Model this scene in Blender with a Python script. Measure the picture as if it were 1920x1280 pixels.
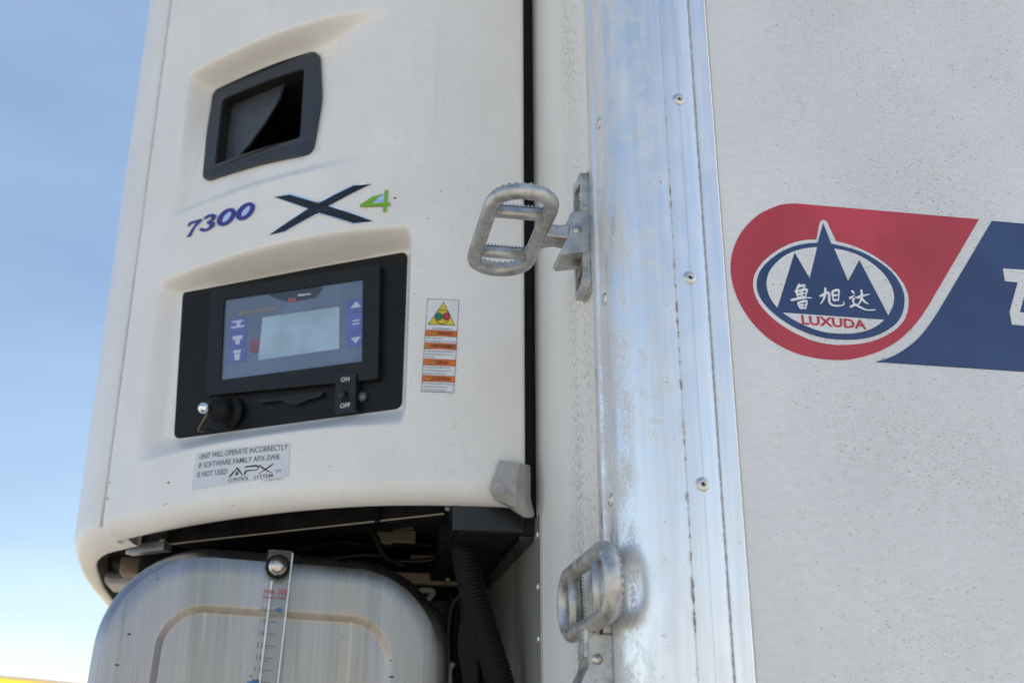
import bpy, bmesh, math, random
import numpy as np
from mathutils import Vector, Matrix, noise as mnoise
from mathutils.geometry import tessellate_polygon

for o in list(bpy.data.objects):
    bpy.data.objects.remove(o)
scene = bpy.context.scene
COL = scene.collection
random.seed(7)

# ------------------------------------------------------------------ camera
FPX = 2150.0                                   # focal length in photograph pixels (1920 wide)
PITCH = math.atan(850.0 / FPX)
HEAD = math.atan(13040.0 / (FPX / math.cos(PITCH)))   # heading from +X
CAM = np.array([-0.3324, -1.15, 1.70])
_h = np.array([math.cos(HEAD), math.sin(HEAD), 0.0])
_r = np.array([math.sin(HEAD), -math.cos(HEAD), 0.0])
_z = np.array([0, 0, 1.0])
_f = _h * math.cos(PITCH) + _z * math.sin(PITCH)
_u = -_h * math.sin(PITCH) + _z * math.cos(PITCH)

cam_d = bpy.data.cameras.new('camera')
cam = bpy.data.objects.new('camera', cam_d)
COL.objects.link(cam)
cam_d.sensor_width = 36.0
cam_d.lens = FPX / 1920.0 * 36.0
cam_d.clip_start = 0.05
cam_d.clip_end = 6000
cam.matrix_world = Matrix((
    (_r[0], _u[0], -_f[0], CAM[0]),
    (_r[1], _u[1], -_f[1], CAM[1]),
    (_r[2], _u[2], -_f[2], CAM[2]),
    (0, 0, 0, 1)))
cam_d.dof.use_dof = True
cam_d.dof.focus_distance = 1.48
cam_d.dof.aperture_fstop = 5.0
scene.camera = cam

# ------------------------------------------------------------------ sky, sun, exposure
SUN_EL = math.radians(42)
SUN_AZ = math.radians(12)                      # direction towards the sun, from +X counter-clockwise
world = bpy.data.worlds.new('World')
scene.world = world
world.use_nodes = True
wn = world.node_tree
for n in list(wn.nodes):
    wn.nodes.remove(n)
w_out = wn.nodes.new('ShaderNodeOutputWorld')
w_bg = wn.nodes.new('ShaderNodeBackground')
w_sky = wn.nodes.new('ShaderNodeTexSky')
w_sky.sky_type = 'NISHITA'
w_sky.sun_disc = False
w_sky.sun_elevation = SUN_EL
w_sky.sun_rotation = math.pi / 2 - SUN_AZ
w_sky.altitude = 100
w_sky.air_density = 1.0
w_sky.dust_density = 1.2
w_sky.ozone_density = 1.3
# thin high haze over the whole sky, denser towards the horizon, with faint streaks
w_geo = wn.nodes.new('ShaderNodeNewGeometry')
w_neg = wn.nodes.new('ShaderNodeVectorMath'); w_neg.operation = 'SCALE'; w_neg.inputs['Scale'].default_value = -1.0
wn.links.new(w_geo.outputs['Incoming'], w_neg.inputs[0])
w_sep = wn.nodes.new('ShaderNodeSeparateXYZ')
wn.links.new(w_neg.outputs[0], w_sep.inputs[0])
w_map = wn.nodes.new('ShaderNodeMapping'); w_map.inputs['Scale'].default_value = (2.2, 2.2, 9.0)
wn.links.new(w_neg.outputs[0], w_map.inputs[0])
w_nz = wn.nodes.new('ShaderNodeTexNoise'); w_nz.inputs['Scale'].default_value = 1.0; w_nz.inputs['Detail'].default_value = 5.0
wn.links.new(w_map.outputs[0], w_nz.inputs['Vector'])
w_rmp = wn.nodes.new('ShaderNodeValToRGB')
cr = w_rmp.color_ramp
for p_, v_ in ((0.0, 3.0), (0.07, 2.3), (0.13, 1.35), (0.21, 0.85), (0.42, 0.75), (0.68, 0.7)):
    w_ = min(1.0, max(0.0, (0.24 - p_) / 0.16))
    e_ = cr.elements.new(p_); e_.color = (v_ * (.15 + .055 * w_), v_ * (.19 + .01 * w_), v_ * (.215 - .02 * w_), 1)
cr.elements.remove(cr.elements[0])
cr.elements[-1].color = (0.13, 0.16, 0.16, 1)
wn.links.new(w_sep.outputs[2], w_rmp.inputs[0])
w_str = wn.nodes.new('ShaderNodeMapRange')
w_str.inputs['From Min'].default_value = 0.3; w_str.inputs['From Max'].default_value = 0.7
w_str.inputs['To Min'].default_value = 2.8; w_str.inputs['To Max'].default_value = 7.2
wn.links.new(w_nz.outputs['Fac'], w_str.inputs['Value'])
w_sc = wn.nodes.new('ShaderNodeVectorMath'); w_sc.operation = 'SCALE'
wn.links.new(w_rmp.outputs[0], w_sc.inputs[0]); wn.links.new(w_str.outputs[0], w_sc.inputs['Scale'])
w_add = wn.nodes.new('ShaderNodeVectorMath'); w_add.operation = 'ADD'
wn.links.new(w_sky.outputs[0], w_add.inputs[0]); wn.links.new(w_sc.outputs[0], w_add.inputs[1])
wn.links.new(w_add.outputs[0], w_bg.inputs[0])
w_bg.inputs[1].default_value = 0.10
wn.links.new(w_bg.outputs[0], w_out.inputs[0])

sun_d = bpy.data.lights.new('sun', 'SUN')
sun_d.energy = 4.6
sun_d.angle = math.radians(0.5)
sun_d.color = (1.0, 0.94, 0.86)
sun = bpy.data.objects.new('sun', sun_d)
COL.objects.link(sun)
sd = Vector((math.cos(SUN_AZ) * math.cos(SUN_EL), math.sin(SUN_AZ) * math.cos(SUN_EL), math.sin(SUN_EL)))
sun.rotation_euler = sd.to_track_quat('Z', 'Y').to_euler()
sun.location = sd * 30

scene.render.engine = 'CYCLES'
scene.view_settings.view_transform = 'Standard'
scene.view_settings.look = 'None'
scene.view_settings.exposure = 0.80
scene.view_settings.gamma = 1.0

# ------------------------------------------------------------------ measuring helpers
def ray(px, py):
    return _f * FPX + _r * (px - 960) - _u * (py - 640)

def isec(px, py, ax, val):
    """real point of a known plane (axis = value) that the photograph shows at px, py"""
    d = ray(px, py)
    return CAM + (val - CAM[ax]) / d[ax] * d

def side_pt(px, py):
    p = isec(px, py, 1, 0.0)
    return (p[0], p[2])

# ------------------------------------------------------------------ object helpers
def mesh_obj(name, verts, faces, mat, parent=None, smooth=False):
    me = bpy.data.meshes.new(name)
    me.from_pydata([tuple(v) for v in verts], [], [tuple(f) for f in faces])
    me.validate()
    bm = bmesh.new(); bm.from_mesh(me)
    bmesh.ops.recalc_face_normals(bm, faces=bm.faces)
    bm.to_mesh(me); bm.free()
    if smooth:
        me.polygons.foreach_set('use_smooth', [True] * len(me.polygons))
    o = bpy.data.objects.new(name, me)
    if mat is not None:
        me.materials.append(mat)
    COL.objects.link(o)
    if parent is not None:
        o.parent = parent
    return o

def empty(name, label, cat, group=None):
    o = bpy.data.objects.new(name, None)
    o.empty_display_size = 0.05
    COL.objects.link(o)
    return tag(o, label, cat, group)

def tag(o, label, cat=None, group=None, kind=None):
    if label: o['label'] = label
    if cat: o['category'] = cat
    if group: o['group'] = group
    if kind: o['kind'] = kind
    return o

class Geo:
    """collects faces"""
    def __init__(self):
        self.v = []; self.f = []
    def add(self, v, f):
        b = len(self.v)
        self.v += [tuple(p) for p in v]
        self.f += [tuple(i + b for i in q) for q in f]
        return self
    def obj(self, name, mat, parent=None, smooth=False):
        return mesh_obj(name, self.v, self.f, mat, parent, smooth)

def box_geo(a, b, bev=0.0, seg=2, M=None):
    bm = bmesh.new()
    bmesh.ops.create_cube(bm, size=1.0)
    for v in bm.verts:
        v.co = Vector([a[i] + (v.co[i] + 0.5) * (b[i] - a[i]) for i in range(3)])
    if bev > 0:
        bmesh.ops.bevel(bm, geom=bm.edges[:], offset=bev, segments=seg, affect='EDGES', profile=0.6)
    if M is not None:
        bm.transform(M)
    bm.verts.index_update()
    v = [tuple(x.co) for x in bm.verts]
    f = [[x.index for x in q.verts] for q in bm.faces]
    bm.free()
    return v, f

def box(name, a, b, mat, parent=None, bev=0.0, seg=2, M=None):
    v, f = box_geo(a, b, bev, seg, M)
    return mesh_obj(name, v, f, mat, parent)

def catmull(p, n=8, closed=False):
    p = [np.array(q, float) for q in p]
    m = len(p); out = []
    rng = range(m) if closed else range(m - 1)
    for i in rng:
        if closed:
            a, b, c, d = p[(i - 1) % m], p[i], p[(i + 1) % m], p[(i + 2) % m]
        else:
            b, c = p[i], p[i + 1]
            a = p[i - 1] if i > 0 else 2 * b - c
            d = p[i + 2] if i + 2 < m else 2 * c - b
        for k in range(n):
            t = k / n
            out.append(0.5 * ((2 * b) + (c - a) * t + (2 * a - 5 * b + 4 * c - d) * t * t + (3 * b - a - 3 * c + d) * t ** 3))
    if not closed:
        out.append(p[-1])
    return out

def densify(poly, step, closed=True):
    out = []
    m = len(poly)
    for i in range(m if closed else m - 1):
        a = np.array(poly[i], float); b = np.array(poly[(i + 1) % m], float)
        n = max(1, int(np.linalg.norm(b - a) / step))
        for k in range(n):
            out.append(a + (b - a) * k / n)
    if not closed:
        out.append(np.array(poly[-1], float))
    return out

def prism_geo(poly, mp, o0, o1, holes=()):
    """poly in (u, v); mp(u, v, off) -> point; solid between offsets o0 (back) and o1 (front)"""
    loops = [list(poly)] + [list(h) for h in holes]
    flat = [p for l in loops for p in l]
    tri = tessellate_polygon([[Vector((p[0], p[1], 0)) for p in l] for l in loops])
    n = len(flat)
    v = [mp(p[0], p[1], o1) for p in flat] + [mp(p[0], p[1], o0) for p in flat]
    f = [tuple(t) for t in tri] + [tuple(i + n for i in t)[::-1] for t in tri]
    base = 0
    for l in loops:
        m = len(l)
        for i in range(m):
            a = base + i; b = base + (i + 1) % m
            f.append((a, b, b + n, a + n))
        base += m
    return v, f

def prism(name, poly, mp, o0, o1, mat, parent=None, holes=(), smooth=False):
    v, f = prism_geo(poly, mp, o0, o1, holes)
    return mesh_obj(name, v, f, mat, parent, smooth)

def rrect(x0, y0, x1, y1, r, n=6):
    out = []
    for cx, cy, a0 in ((x1 - r, y1 - r, 0), (x0 + r, y1 - r, 90), (x0 + r, y0 + r, 180), (x1 - r, y0 + r, 270)):
        for k in range(n + 1):
            a = math.radians(a0 + 90 * k / n)
            out.append((cx + r * math.cos(a), cy + r * math.sin(a)))
    return out

def round_poly(poly, r, n=5):
    """round the corners of a polygon (2-D)"""
    out = []
    m = len(poly)
    for i in range(m):
        p = np.array(poly[i], float); a = np.array(poly[i - 1], float); b = np.array(poly[(i + 1) % m], float)
        da = (a - p); db = (b - p)
        la, lb = np.linalg.norm(da), np.linalg.norm(db)
        rr = min(r, la * .45, lb * .45)
        p0 = p + da / la * rr; p1 = p + db / lb * rr
        for k in range(n + 1):
            t = k / n
            out.append((1 - t) ** 2 * p0 + 2 * t * (1 - t) * p + t * t * p1)
    return out

def inset_poly(poly, d):
    """move each corner of a polygon inwards by d (positive = smaller)"""
    m = len(poly)
    P = [np.array(p, float) for p in poly]
    area = sum(P[i][0] * P[(i + 1) % m][1] - P[(i + 1) % m][0] * P[i][1] for i in range(m))
    sg = 1 if area > 0 else -1
    out = []
    for i in range(m):
        a, p, b = P[i - 1], P[i], P[(i + 1) % m]
        e0 = (p - a) / (np.linalg.norm(p - a) + 1e-12); e1 = (b - p) / (np.linalg.norm(b - p) + 1e-12)
        n0 = np.array((-e0[1], e0[0])) * sg; n1 = np.array((-e1[1], e1[0])) * sg
        q = n0 + n1
        k = max(0.35, 1 + n0 @ n1)
        out.append(p + q / k * d)
    return out

def tube_geo(pts, rad, seg=10, closed=False, cap=True):
    P = [Vector(p) for p in pts]
    m = len(P)
    R = rad if hasattr(rad, '__len__') else [rad] * m
    v = []; f = []
    nrm = None
    for i in range(m):
        if closed:
            t = (P[(i + 1) % m] - P[i - 1])
        else:
            t = P[min(i + 1, m - 1)] - P[max(i - 1, 0)]
        t.normalize()
        if nrm is None:
            nrm = t.orthogonal().normalized()
        else:
            nrm = (nrm - t * nrm.dot(t))
            nrm = nrm.normalized() if nrm.length > 1e-6 else t.orthogonal().normalized()
        bn = t.cross(nrm)
        for k in range(seg):
            a = 2 * math.pi * k / seg
            v.append(P[i] + (nrm * math.cos(a) + bn * math.sin(a)) * R[i])
    for i in range(m if closed else m - 1):
        for k in range(seg):
            a = i * seg + k; b = i * seg + (k + 1) % seg
            j = (i + 1) % m
            f.append((a, b, j * seg + (k + 1) % seg, j * seg + k))
    if not closed and cap:
        f.append(tuple(range(seg))[::-1])
        f.append(tuple((m - 1) * seg + k for k in range(seg)))
    return v, f

def tube(name, pts, rad, mat, parent=None, seg=10, closed=False):
    v, f = tube_geo(pts, rad, seg, closed)
    return mesh_obj(name, v, f, mat, parent, True)

def lathe_geo(profile, origin, axis, seg=20):
    """profile: list of (radius, height along axis)"""
    ax = Vector(axis).normalized(); e = ax.orthogonal().normalized(); g = ax.cross(e)
    O = Vector(origin); v = []; f = []
    for (r, h) in profile:
        for k in range(seg):
            a = 2 * math.pi * k / seg
            v.append(O + ax * h + (e * math.cos(a) + g * math.sin(a)) * max(r, 1e-5))
    for i in range(len(profile) - 1):
        for k in range(seg):
            f.append((i * seg + k, i * seg + (k + 1) % seg, (i + 1) * seg + (k + 1) % seg, (i + 1) * seg + k))
    f.append(tuple(range(seg))[::-1])
    f.append(tuple((len(profile) - 1) * seg + k for k in range(seg)))
    return v, f

def lathe(name, profile, origin, axis, mat, parent=None, seg=20, smooth=True):
    v, f = lathe_geo(profile, origin, axis, seg)
    return mesh_obj(name, v, f, mat, parent, smooth)

_cap = {}
def text_mesh(s, bold=0.0, shear=0.0, space=1.0):
    cu = bpy.data.curves.new('t', 'FONT')
    cu.body = s; cu.size = 1.0; cu.offset = bold; cu.shear = shear
    cu.space_character = space
    cu.resolution_u = 3
    ob = bpy.data.objects.new('t', cu)
    COL.objects.link(ob)
    dg = bpy.context.evaluated_depsgraph_get()
    dg.update()
    me = ob.evaluated_get(dg).to_mesh()
    v = [(p.co.x, p.co.y) for p in me.vertices]
    f = [tuple(q.vertices) for q in me.polygons]
    ob.evaluated_get(dg).to_mesh_clear()
    bpy.data.objects.remove(ob); bpy.data.curves.remove(cu)
    return v, f

def lettering(name, s, p0, p1, up, mp, off, mat, parent, bold=0.0, shear=0.0, space=1.0):
    """text set between p0 and p1 (baseline, in surface coordinates) with cap height vector up"""
    v, f = text_mesh(s, bold, shear, space)
    if not v:
        return None
    key = (round(bold, 4),)
    if key not in _cap:
        hv, _ = text_mesh('H', bold)
        _cap[key] = (min(q[1] for q in hv), max(q[1] for q in hv))
    lo, hi = _cap[key]
    x0 = min(q[0] for q in v); x1 = max(q[0] for q in v)
    p0 = np.array(p0, float); p1 = np.array(p1, float); up = np.array(up, float)
    vv = []
    for q in v:
        w = p0 + (p1 - p0) * ((q[0] - x0) / (x1 - x0)) + up * ((q[1] - lo) / (hi - lo))
        vv.append(mp(w[0], w[1], off))
    return mesh_obj(name, vv, f, mat, parent)

# ------------------------------------------------------------------ material helpers
class Nodes:
    def __init__(self, name):
        self.m = bpy.data.materials.new(name)
        self.m.use_nodes = True
        self.t = self.m.node_tree
        self.b = self.t.nodes['Principled BSDF']
        self._pos = None
    def new(self, typ, **kw):
        n = self.t.nodes.new(typ)
        for k, v in kw.items():
            setattr(n, k, v)
        return n
    def link(self, a, b):
        self.t.links.new(a, b)
    def pos(self):
        if self._pos is None:
            self._pos = self.new('ShaderNodeNewGeometry').outputs['Position']
        return self._pos
    def xyz(self, src=None):
        s = self.new('ShaderNodeSeparateXYZ')
        self.link(src or self.pos(), s.inputs[0])
        return s.outputs
    def scaled(self, sc, src=None):
        m = self.new('ShaderNodeMapping')
        m.inputs['Scale'].default_value = sc
        self.link(src or self.pos(), m.inputs[0])
        return m.outputs[0]
    def noise(self, sc, detail=3, rough=0.55, vec=None, dist=0.0):
        n = self.new('ShaderNodeTexNoise')
        n.inputs['Scale'].default_value = 1.0
        n.inputs['Detail'].default_value = detail
        n.inputs['Roughness'].default_value = rough
        n.inputs['Distortion'].default_value = dist
        if not hasattr(sc, '__len__'):
            sc = (sc, sc, sc)
        self.link(self.scaled(sc, vec), n.inputs['Vector'])
        return n.outputs['Fac']
    def voro(self, sc, feature='F1'):
        n = self.new('ShaderNodeTexVoronoi')
        n.feature = feature
        n.inputs['Scale'].default_value = 1.0
        if not hasattr(sc, '__len__'):
            sc = (sc, sc, sc)
        self.link(self.scaled(sc), n.inputs['Vector'])
        return n.outputs
    def step(self, src, a, b, lo=0.0, hi=1.0):
        n = self.new('ShaderNodeMapRange')
        n.interpolation_type = 'SMOOTHSTEP'
        n.inputs['From Min'].default_value = a
        n.inputs['From Max'].default_value = b
        n.inputs['To Min'].default_value = lo
        n.inputs['To Max'].default_value = hi
        self.link(src, n.inputs['Value'])
        return n.outputs[0]
    def math(self, op, a, b=None):
        n = self.new('ShaderNodeMath', operation=op)
        for i, x in enumerate((a, b)):
            if x is None: continue
            if isinstance(x, (int, float)): n.inputs[i].default_value = x
            else: self.link(x, n.inputs[i])
        return n.outputs[0]
    def mul(self, *xs):
        o = xs[0]
        for x in xs[1:]:
            o = self.math('MULTIPLY', o, x)
        return o
    def mx(self, a, b):
        return self.math('MAXIMUM', a, b)
    def band(self, src, c, w):
        d = self.math('ABSOLUTE', self.math('SUBTRACT', src, c))
        return self.step(d, w, 0.0)
    def mix(self, fac, a, b):
        n = self.new('ShaderNodeMix', data_type='RGBA')
        for s, x in ((n.inputs[0], fac), (n.inputs[6], a), (n.inputs[7], b)):
            if isinstance(x, (int, float)): s.default_value = x
            elif hasattr(x, '__len__'): s.default_value = tuple(x) + (1,) if len(x) == 3 else x
            else: self.link(x, s)
        return n.outputs[2]
    def bump(self, h, strength=0.2, dist=0.001):
        n = self.new('ShaderNodeBump')
        n.inputs['Strength'].default_value = strength
        n.inputs['Distance'].default_value = dist
        self.link(h, n.inputs['Height'])
        self.link(n.outputs[0], self.b.inputs['Normal'])
    def set(self, **kw):
        for k, v in kw.items():
            s = self.b.inputs[k.replace('_', ' ')]
            if isinstance(v, (int, float)): s.default_value = v
            elif hasattr(v, '__len__'): s.default_value = tuple(v) + (1,) if len(v) == 3 else v
            else: self.link(v, s)
        return self.m

def plain(name, col, rough=0.5, metal=0.0, var=0.06, nsc=30, bump=0.0, bsc=200, **kw):
    n = Nodes(name)
    nz = n.noise(nsc, 4)
    c = n.mix(n.step(nz, 0.35, 0.7), [x * (1 - var) for x in col], [min(1, x * (1 + var)) for x in col])
    n.set(Base_Color=c, Roughness=n.step(nz, 0.3, 0.75, rough * 0.88, min(1, rough * 1.12)), Metallic=metal)
    if bump:
        n.bump(n.noise(bsc, 3), bump, 0.001)
    for k, v in kw.items():
        n.b.inputs[k.replace('_', ' ')].default_value = v
    return n.m

def mat_side_wall():
    n = Nodes('gel_coat_speckled')
    x, y, z = n.xyz()
    dash = n.noise((190, 190, 620), 2, 0.5)
    dash2 = n.noise((420, 420, 760), 2, 0.5)
    dens = n.noise((6, 6, 9), 3)
    away = n.step(x, 0.125, 0.30)
    thr = n.math('ADD', n.step(dens, 0.3, 0.7, 0.0, 0.048), n.mul(away, 0.022))
    s1 = n.step(n.math('ADD', dash, thr), 0.665, 0.735)
    s2 = n.step(n.math('ADD', dash2, thr), 0.665, 0.74)
    dots = n.mul(n.step(n.voro(120)[0], 0.17, 0.08), n.step(n.noise(90, 1), 0.52, 0.60))
    spk = n.mul(n.mx(n.mx(n.mul(s1, 0.58), n.mul(s2, 0.48)), n.mul(dots, 0.65)), n.step(x, 0.115, 0.22, 0.15, 1.0))
    film = n.noise((2.2, 2, 1.5), 4)
    base = n.mix(n.step(film, 0.3, 0.75), (0.655, 0.662, 0.67), (0.765, 0.77, 0.775))
    fine = n.mix(n.step(n.noise((60, 60, 160), 3), 0.3, 0.7), (0.93, 0.93, 0.93), (1, 1, 1))
    mm = n.new('ShaderNodeMix', data_type='RGBA', blend_type='MULTIPLY')
    mm.inputs[0].default_value = 1.0
    n.link(base, mm.inputs[6]); n.link(fine, mm.inputs[7])
    col = n.mix(spk, mm.outputs[2], (0.16, 0.14, 0.125))
    n.bump(n.noise((90, 90, 200), 3), 0.10, 0.0006)
    return n.set(Base_Color=col, Roughness=0.42, Coat_Weight=0.0)

def mat_front_wall():
    n = Nodes('gel_coat_front')
    x, y, z = n.xyz()
    near = n.mx(n.mul(n.step(y, 0.36, 0.20), n.step(y, 0.10, 0.2, 0.4, 1.0)), 0.12)
    dash = n.noise((260, 260, 130), 3, 0.6)
    dens = n.noise((14, 14, 3), 3)
    s = n.mul(n.step(n.math('ADD', dash, n.step(dens, 0.3, 0.7, -0.05, 0.05)), 0.55, 0.63), near)
    drip = n.mul(n.step(n.noise((70, 70, 1.2), 4), 0.5, 0.72), n.step(y, 0.26, 0.14), 0.35)
    base = n.mix(n.step(n.noise((5, 5, 1.5), 4), 0.3, 0.7), (0.80, 0.775, 0.725), (0.86, 0.84, 0.795))
    col = n.mix(n.mul(n.mx(s, drip), 0.8), base, (0.24, 0.21, 0.17))
    n.bump(n.noise((130, 130, 60), 4), 0.12, 0.0008)
    return n.set(Base_Color=col, Roughness=0.40)

def mat_trim():
    n = Nodes('weathered_aluminium')
    x, y, z = n.xyz()
    grain = n.noise((420, 420, 300), 3, 0.65)
    blot = n.noise((40, 40, 22), 4, 0.6)
    streak = n.noise((160, 160, 5), 3)
    # oxide speckle on the rounded front of the profile
    zone = n.mul(n.step(y, 0.004, 0.022), n.step(x, 0.028, 0.006))
    ox = n.mul(n.step(n.math('ADD', grain, n.step(blot, 0.3, 0.7, -0.10, 0.14)), 0.46, 0.60), zone)
    fade = n.mul(n.step(blot, 0.55, 0.68), n.step(x, 0.085, 0.02), n.step(grain, 0.40, 0.62))
    # grime caught along the two grooves
    g1 = n.mul(n.band(n.math('ADD', x, n.math('MULTIPLY', n.math('SUBTRACT', n.noise((4, 4, 90), 3), 0.5), 0.004)), 0.0600, 0.0036),
               n.step(n.noise((30, 30, 70), 4, 0.7), 0.47, 0.60), n.step(z, 2.65, 2.15, 0.05, 1.0), n.step(y, 0.01, 0.004))
    g2 = n.mul(n.band(n.math('ADD', x, n.math('MULTIPLY', n.math('SUBTRACT', n.noise((4, 4, 70), 3), 0.5), 0.003)), 0.0990, 0.0034),
               n.step(n.noise((40, 40, 110), 4, 0.7), 0.30, 0.62))
    pits = n.mul(n.step(n.noise((230, 230, 150), 2), 0.68, 0.75), n.step(blot, 0.42, 0.62), 0.8)
    frost = n.mul(n.step(n.noise((55, 55, 40), 5, 0.7), 0.50, 0.62), n.step(n.noise((9, 9, 4), 2), 0.42, 0.58), n.step(x, 0.075, 0.03), 0.4)
    grey = n.mx(n.mx(n.mul(ox, 0.75), n.mul(fade, 0.45)), frost)
    dark = n.mx(n.mx(g1, n.mul(g2, 0.5)), pits)
    base = n.mix(n.step(streak, 0.3, 0.7), (0.82, 0.825, 0.83), (0.90, 0.905, 0.91))
    c = n.mix(grey, base, (0.62, 0.62, 0.615))
    c = n.mix(n.mul(dark, 0.75), c, (0.13, 0.112, 0.088))
    film = n.step(n.noise((12, 12, 5), 4), 0.35, 0.7, 0.84, 0.66)
    met = n.math('SUBTRACT', film, n.math('MULTIPLY', n.mx(grey, dark), 0.65))
    rgh = n.math('ADD', n.step(blot, 0.3, 0.7, 0.27, 0.40), n.mul(n.mx(grey, dark), 0.32))
    hgt = n.math('ADD', n.mul(grain, 0.6), n.mul(n.noise((25, 25, 7), 3), 1.2))
    n.bump(hgt, 0.12, 0.0010)
    return n.set(Base_Color=c, Metallic=met, Roughness=rgh)

def mat_galv(name, tint=1.0):
    n = Nodes(name)
    g = n.noise((260, 260, 260), 3, 0.6)
    b = n.noise((55, 55, 55), 4, 0.6)
    c = n.mix(n.step(b, 0.35, 0.65), (0.40 * tint, 0.40 * tint, 0.39 * tint), (0.58 * tint, 0.58 * tint, 0.57 * tint))
    c = n.mix(n.mul(n.step(g, 0.60, 0.72), 0.7), c, (0.22, 0.20, 0.17))
    c = n.mix(n.mul(n.step(n.noise(30, 3), 0.58, 0.7), 0.4), c, (0.36, 0.31, 0.22))
    n.bump(n.math('ADD', n.mul(g, 0.7), n.noise((90, 90, 90), 3)), 0.45, 0.0014)
    return n.set(Base_Color=c, Metallic=0.85, Roughness=n.step(b, 0.3, 0.7, 0.36, 0.54))

def mat_shell():
    n = Nodes('unit_white_gelcoat')
    x, y, z = n.xyz()
    smut = n.noise((9, 9, 6), 5, 0.6)
    fine = n.noise((60, 60, 45), 4, 0.6)
    spk = n.mul(n.step(n.noise((210, 210, 210), 2), 0.68, 0.75), n.step(n.noise(5, 2), 0.40, 0.60), 0.55)
    base = n.mix(n.step(smut, 0.3, 0.75), (0.785, 0.76, 0.725), (0.84, 0.822, 0.795))
    c = n.mix(n.mul(n.step(fine, 0.55, 0.75), n.step(smut, 0.48, 0.64), 0.24), base, (0.45, 0.40, 0.31))
    run = n.mul(n.step(n.noise((55, 55, 2.0), 3), 0.56, 0.74), n.step(n.noise((6, 6, 3), 2), 0.48, 0.62), 0.14)
    c = n.mix(run, c, (0.48, 0.43, 0.34))
    c = n.mix(spk, c, (0.22, 0.20, 0.17))
    n.bump(n.noise((35, 35, 35), 3), 0.05, 0.001)
    return n.set(Base_Color=c, Roughness=n.step(smut, 0.3, 0.7, 0.28, 0.40), Coat_Weight=0.12, Coat_Roughness=0.15)

def mat_tank():
    n = Nodes('brushed_stainless')
    st = n.noise((38, 38, 1.2), 4, 0.6)
    st2 = n.noise((150, 150, 3.0), 3, 0.6)
    hue = n.noise((16, 16, 0.8), 3)
    dirt = n.noise((20, 20, 14), 4)
    c = n.mix(n.step(st, 0.35, 0.68), (0.30, 0.285, 0.265), (0.40, 0.382, 0.365))
    c = n.mix(n.mul(n.step(hue, 0.50, 0.62), 0.5), c, (0.42, 0.385, 0.42))
    c = n.mix(n.mul(n.step(hue, 0.47, 0.36), 0.65), c, (0.40, 0.355, 0.30))
    c = n.mix(n.mul(n.step(st2, 0.57, 0.70), 0.42), c, (0.22, 0.20, 0.18))
    c = n.mix(n.mul(n.step(dirt, 0.62, 0.75), 0.3), c, (0.30, 0.28, 0.25))
    drip = n.mul(n.step(n.noise((90, 90, 1.6), 3), 0.64, 0.72), 0.30)
    c = n.mix(drip, c, (0.62, 0.62, 0.63))
    scr = n.mul(n.step(n.noise((60, 60, 170), 2), 0.735, 0.765), 0.9)
    c = n.mix(scr, c, (0.08, 0.075, 0.07))
    r = n.step(n.math('ADD', st, n.mul(st2, 0.5)), 0.45, 1.05, 0.25, 0.34)
    n.bump(n.math('ADD', st2, n.mul(n.noise((8, 8, 5), 2), 2.0)), 0.06, 0.001)
    return n.set(Base_Color=c, Metallic=0.93, Roughness=r)

def mat_plate():
    n = Nodes('dull_galvanised_sheet')
    s = n.noise((20, 20, 2), 3)
    c = n.mix(n.step(s, 0.3, 0.7), (0.44, 0.43, 0.40), (0.60, 0.59, 0.56))
    n.bump(n.noise((9, 9, 4), 2), 0.15, 0.003)
    return n.set(Base_Color=c, Metallic=0.7, Roughness=0.38)

def mat_ground():
    n = Nodes('dusty_concrete')
    a = n.noise(0.35, 5); b = n.noise(6, 5, 0.7)
    c = n.mix(n.step(a, 0.35, 0.65), (0.40, 0.35, 0.275), (0.48, 0.425, 0.345))
    c = n.mix(n.mul(n.step(b, 0.45, 0.7), 0.5), c, (0.30, 0.265, 0.21))
    n.bump(b, 0.4, 0.01)
    return n.set(Base_Color=c, Roughness=0.9)

M_SIDE = mat_side_wall(); M_FRONT = mat_front_wall(); M_TRIM = mat_trim()
M_GALV = mat_galv('cast_galvanised'); M_SHELL = mat_shell(); M_TANK = mat_tank(); M_PLATE = mat_plate()
M_RIVET = plain('rivet_aluminium', (0.66, 0.65, 0.63), 0.36, 0.85, 0.12, 300, 0.15, 500)
M_HOLE = plain('rivet_core_dark', (0.03, 0.028, 0.026), 0.6)
M_BOLT = plain('stainless_bolt', (0.62, 0.58, 0.53), 0.28, 0.9, 0.12, 200)
M_RED = plain('vinyl_red', (0.47, 0.045, 0.062), 0.30, 0, 0.13, 9, 0.06, 60)
M_BLUE = plain('vinyl_blue', (0.030, 0.058, 0.155), 0.30, 0, 0.13, 9, 0.06, 60)
M_CHAR = plain('charcoal_plastic', (0.030, 0.034, 0.042), 0.48, 0, 0.12, 40, 0.15, 900)
M_BLACK = plain('black_plastic', (0.0085, 0.0088, 0.0095), 0.46, 0, 0.18, 30, 0.08, 700, Specular_IOR_Level=0.22)
M_BEZEL = plain('bezel_black', (0.012, 0.0125, 0.0135), 0.42, 0, 0.15, 30, 0.06, 900, Specular_IOR_Level=0.28)
M_STEELK = plain('black_painted_steel', (0.010, 0.0105, 0.012), 0.30, 0, 0.3, 25, 0.05, 200)
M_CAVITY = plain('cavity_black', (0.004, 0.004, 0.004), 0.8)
M_RUBBER = plain('black_rubber', (0.0055, 0.0055, 0.006), 0.6, 0, 0.2, 60, 0.2, 400, Specular_IOR_Level=0.3)
M_CHROME = plain('chrome', (0.85, 0.86, 0.88), 0.10, 1.0, 0.02)
M_BADGEB = plain('badge_blue', (0.045, 0.034, 0.23), 0.25)
M_BADGEK = plain('badge_black', (0.006, 0.0075, 0.011), 0.28)
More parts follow.
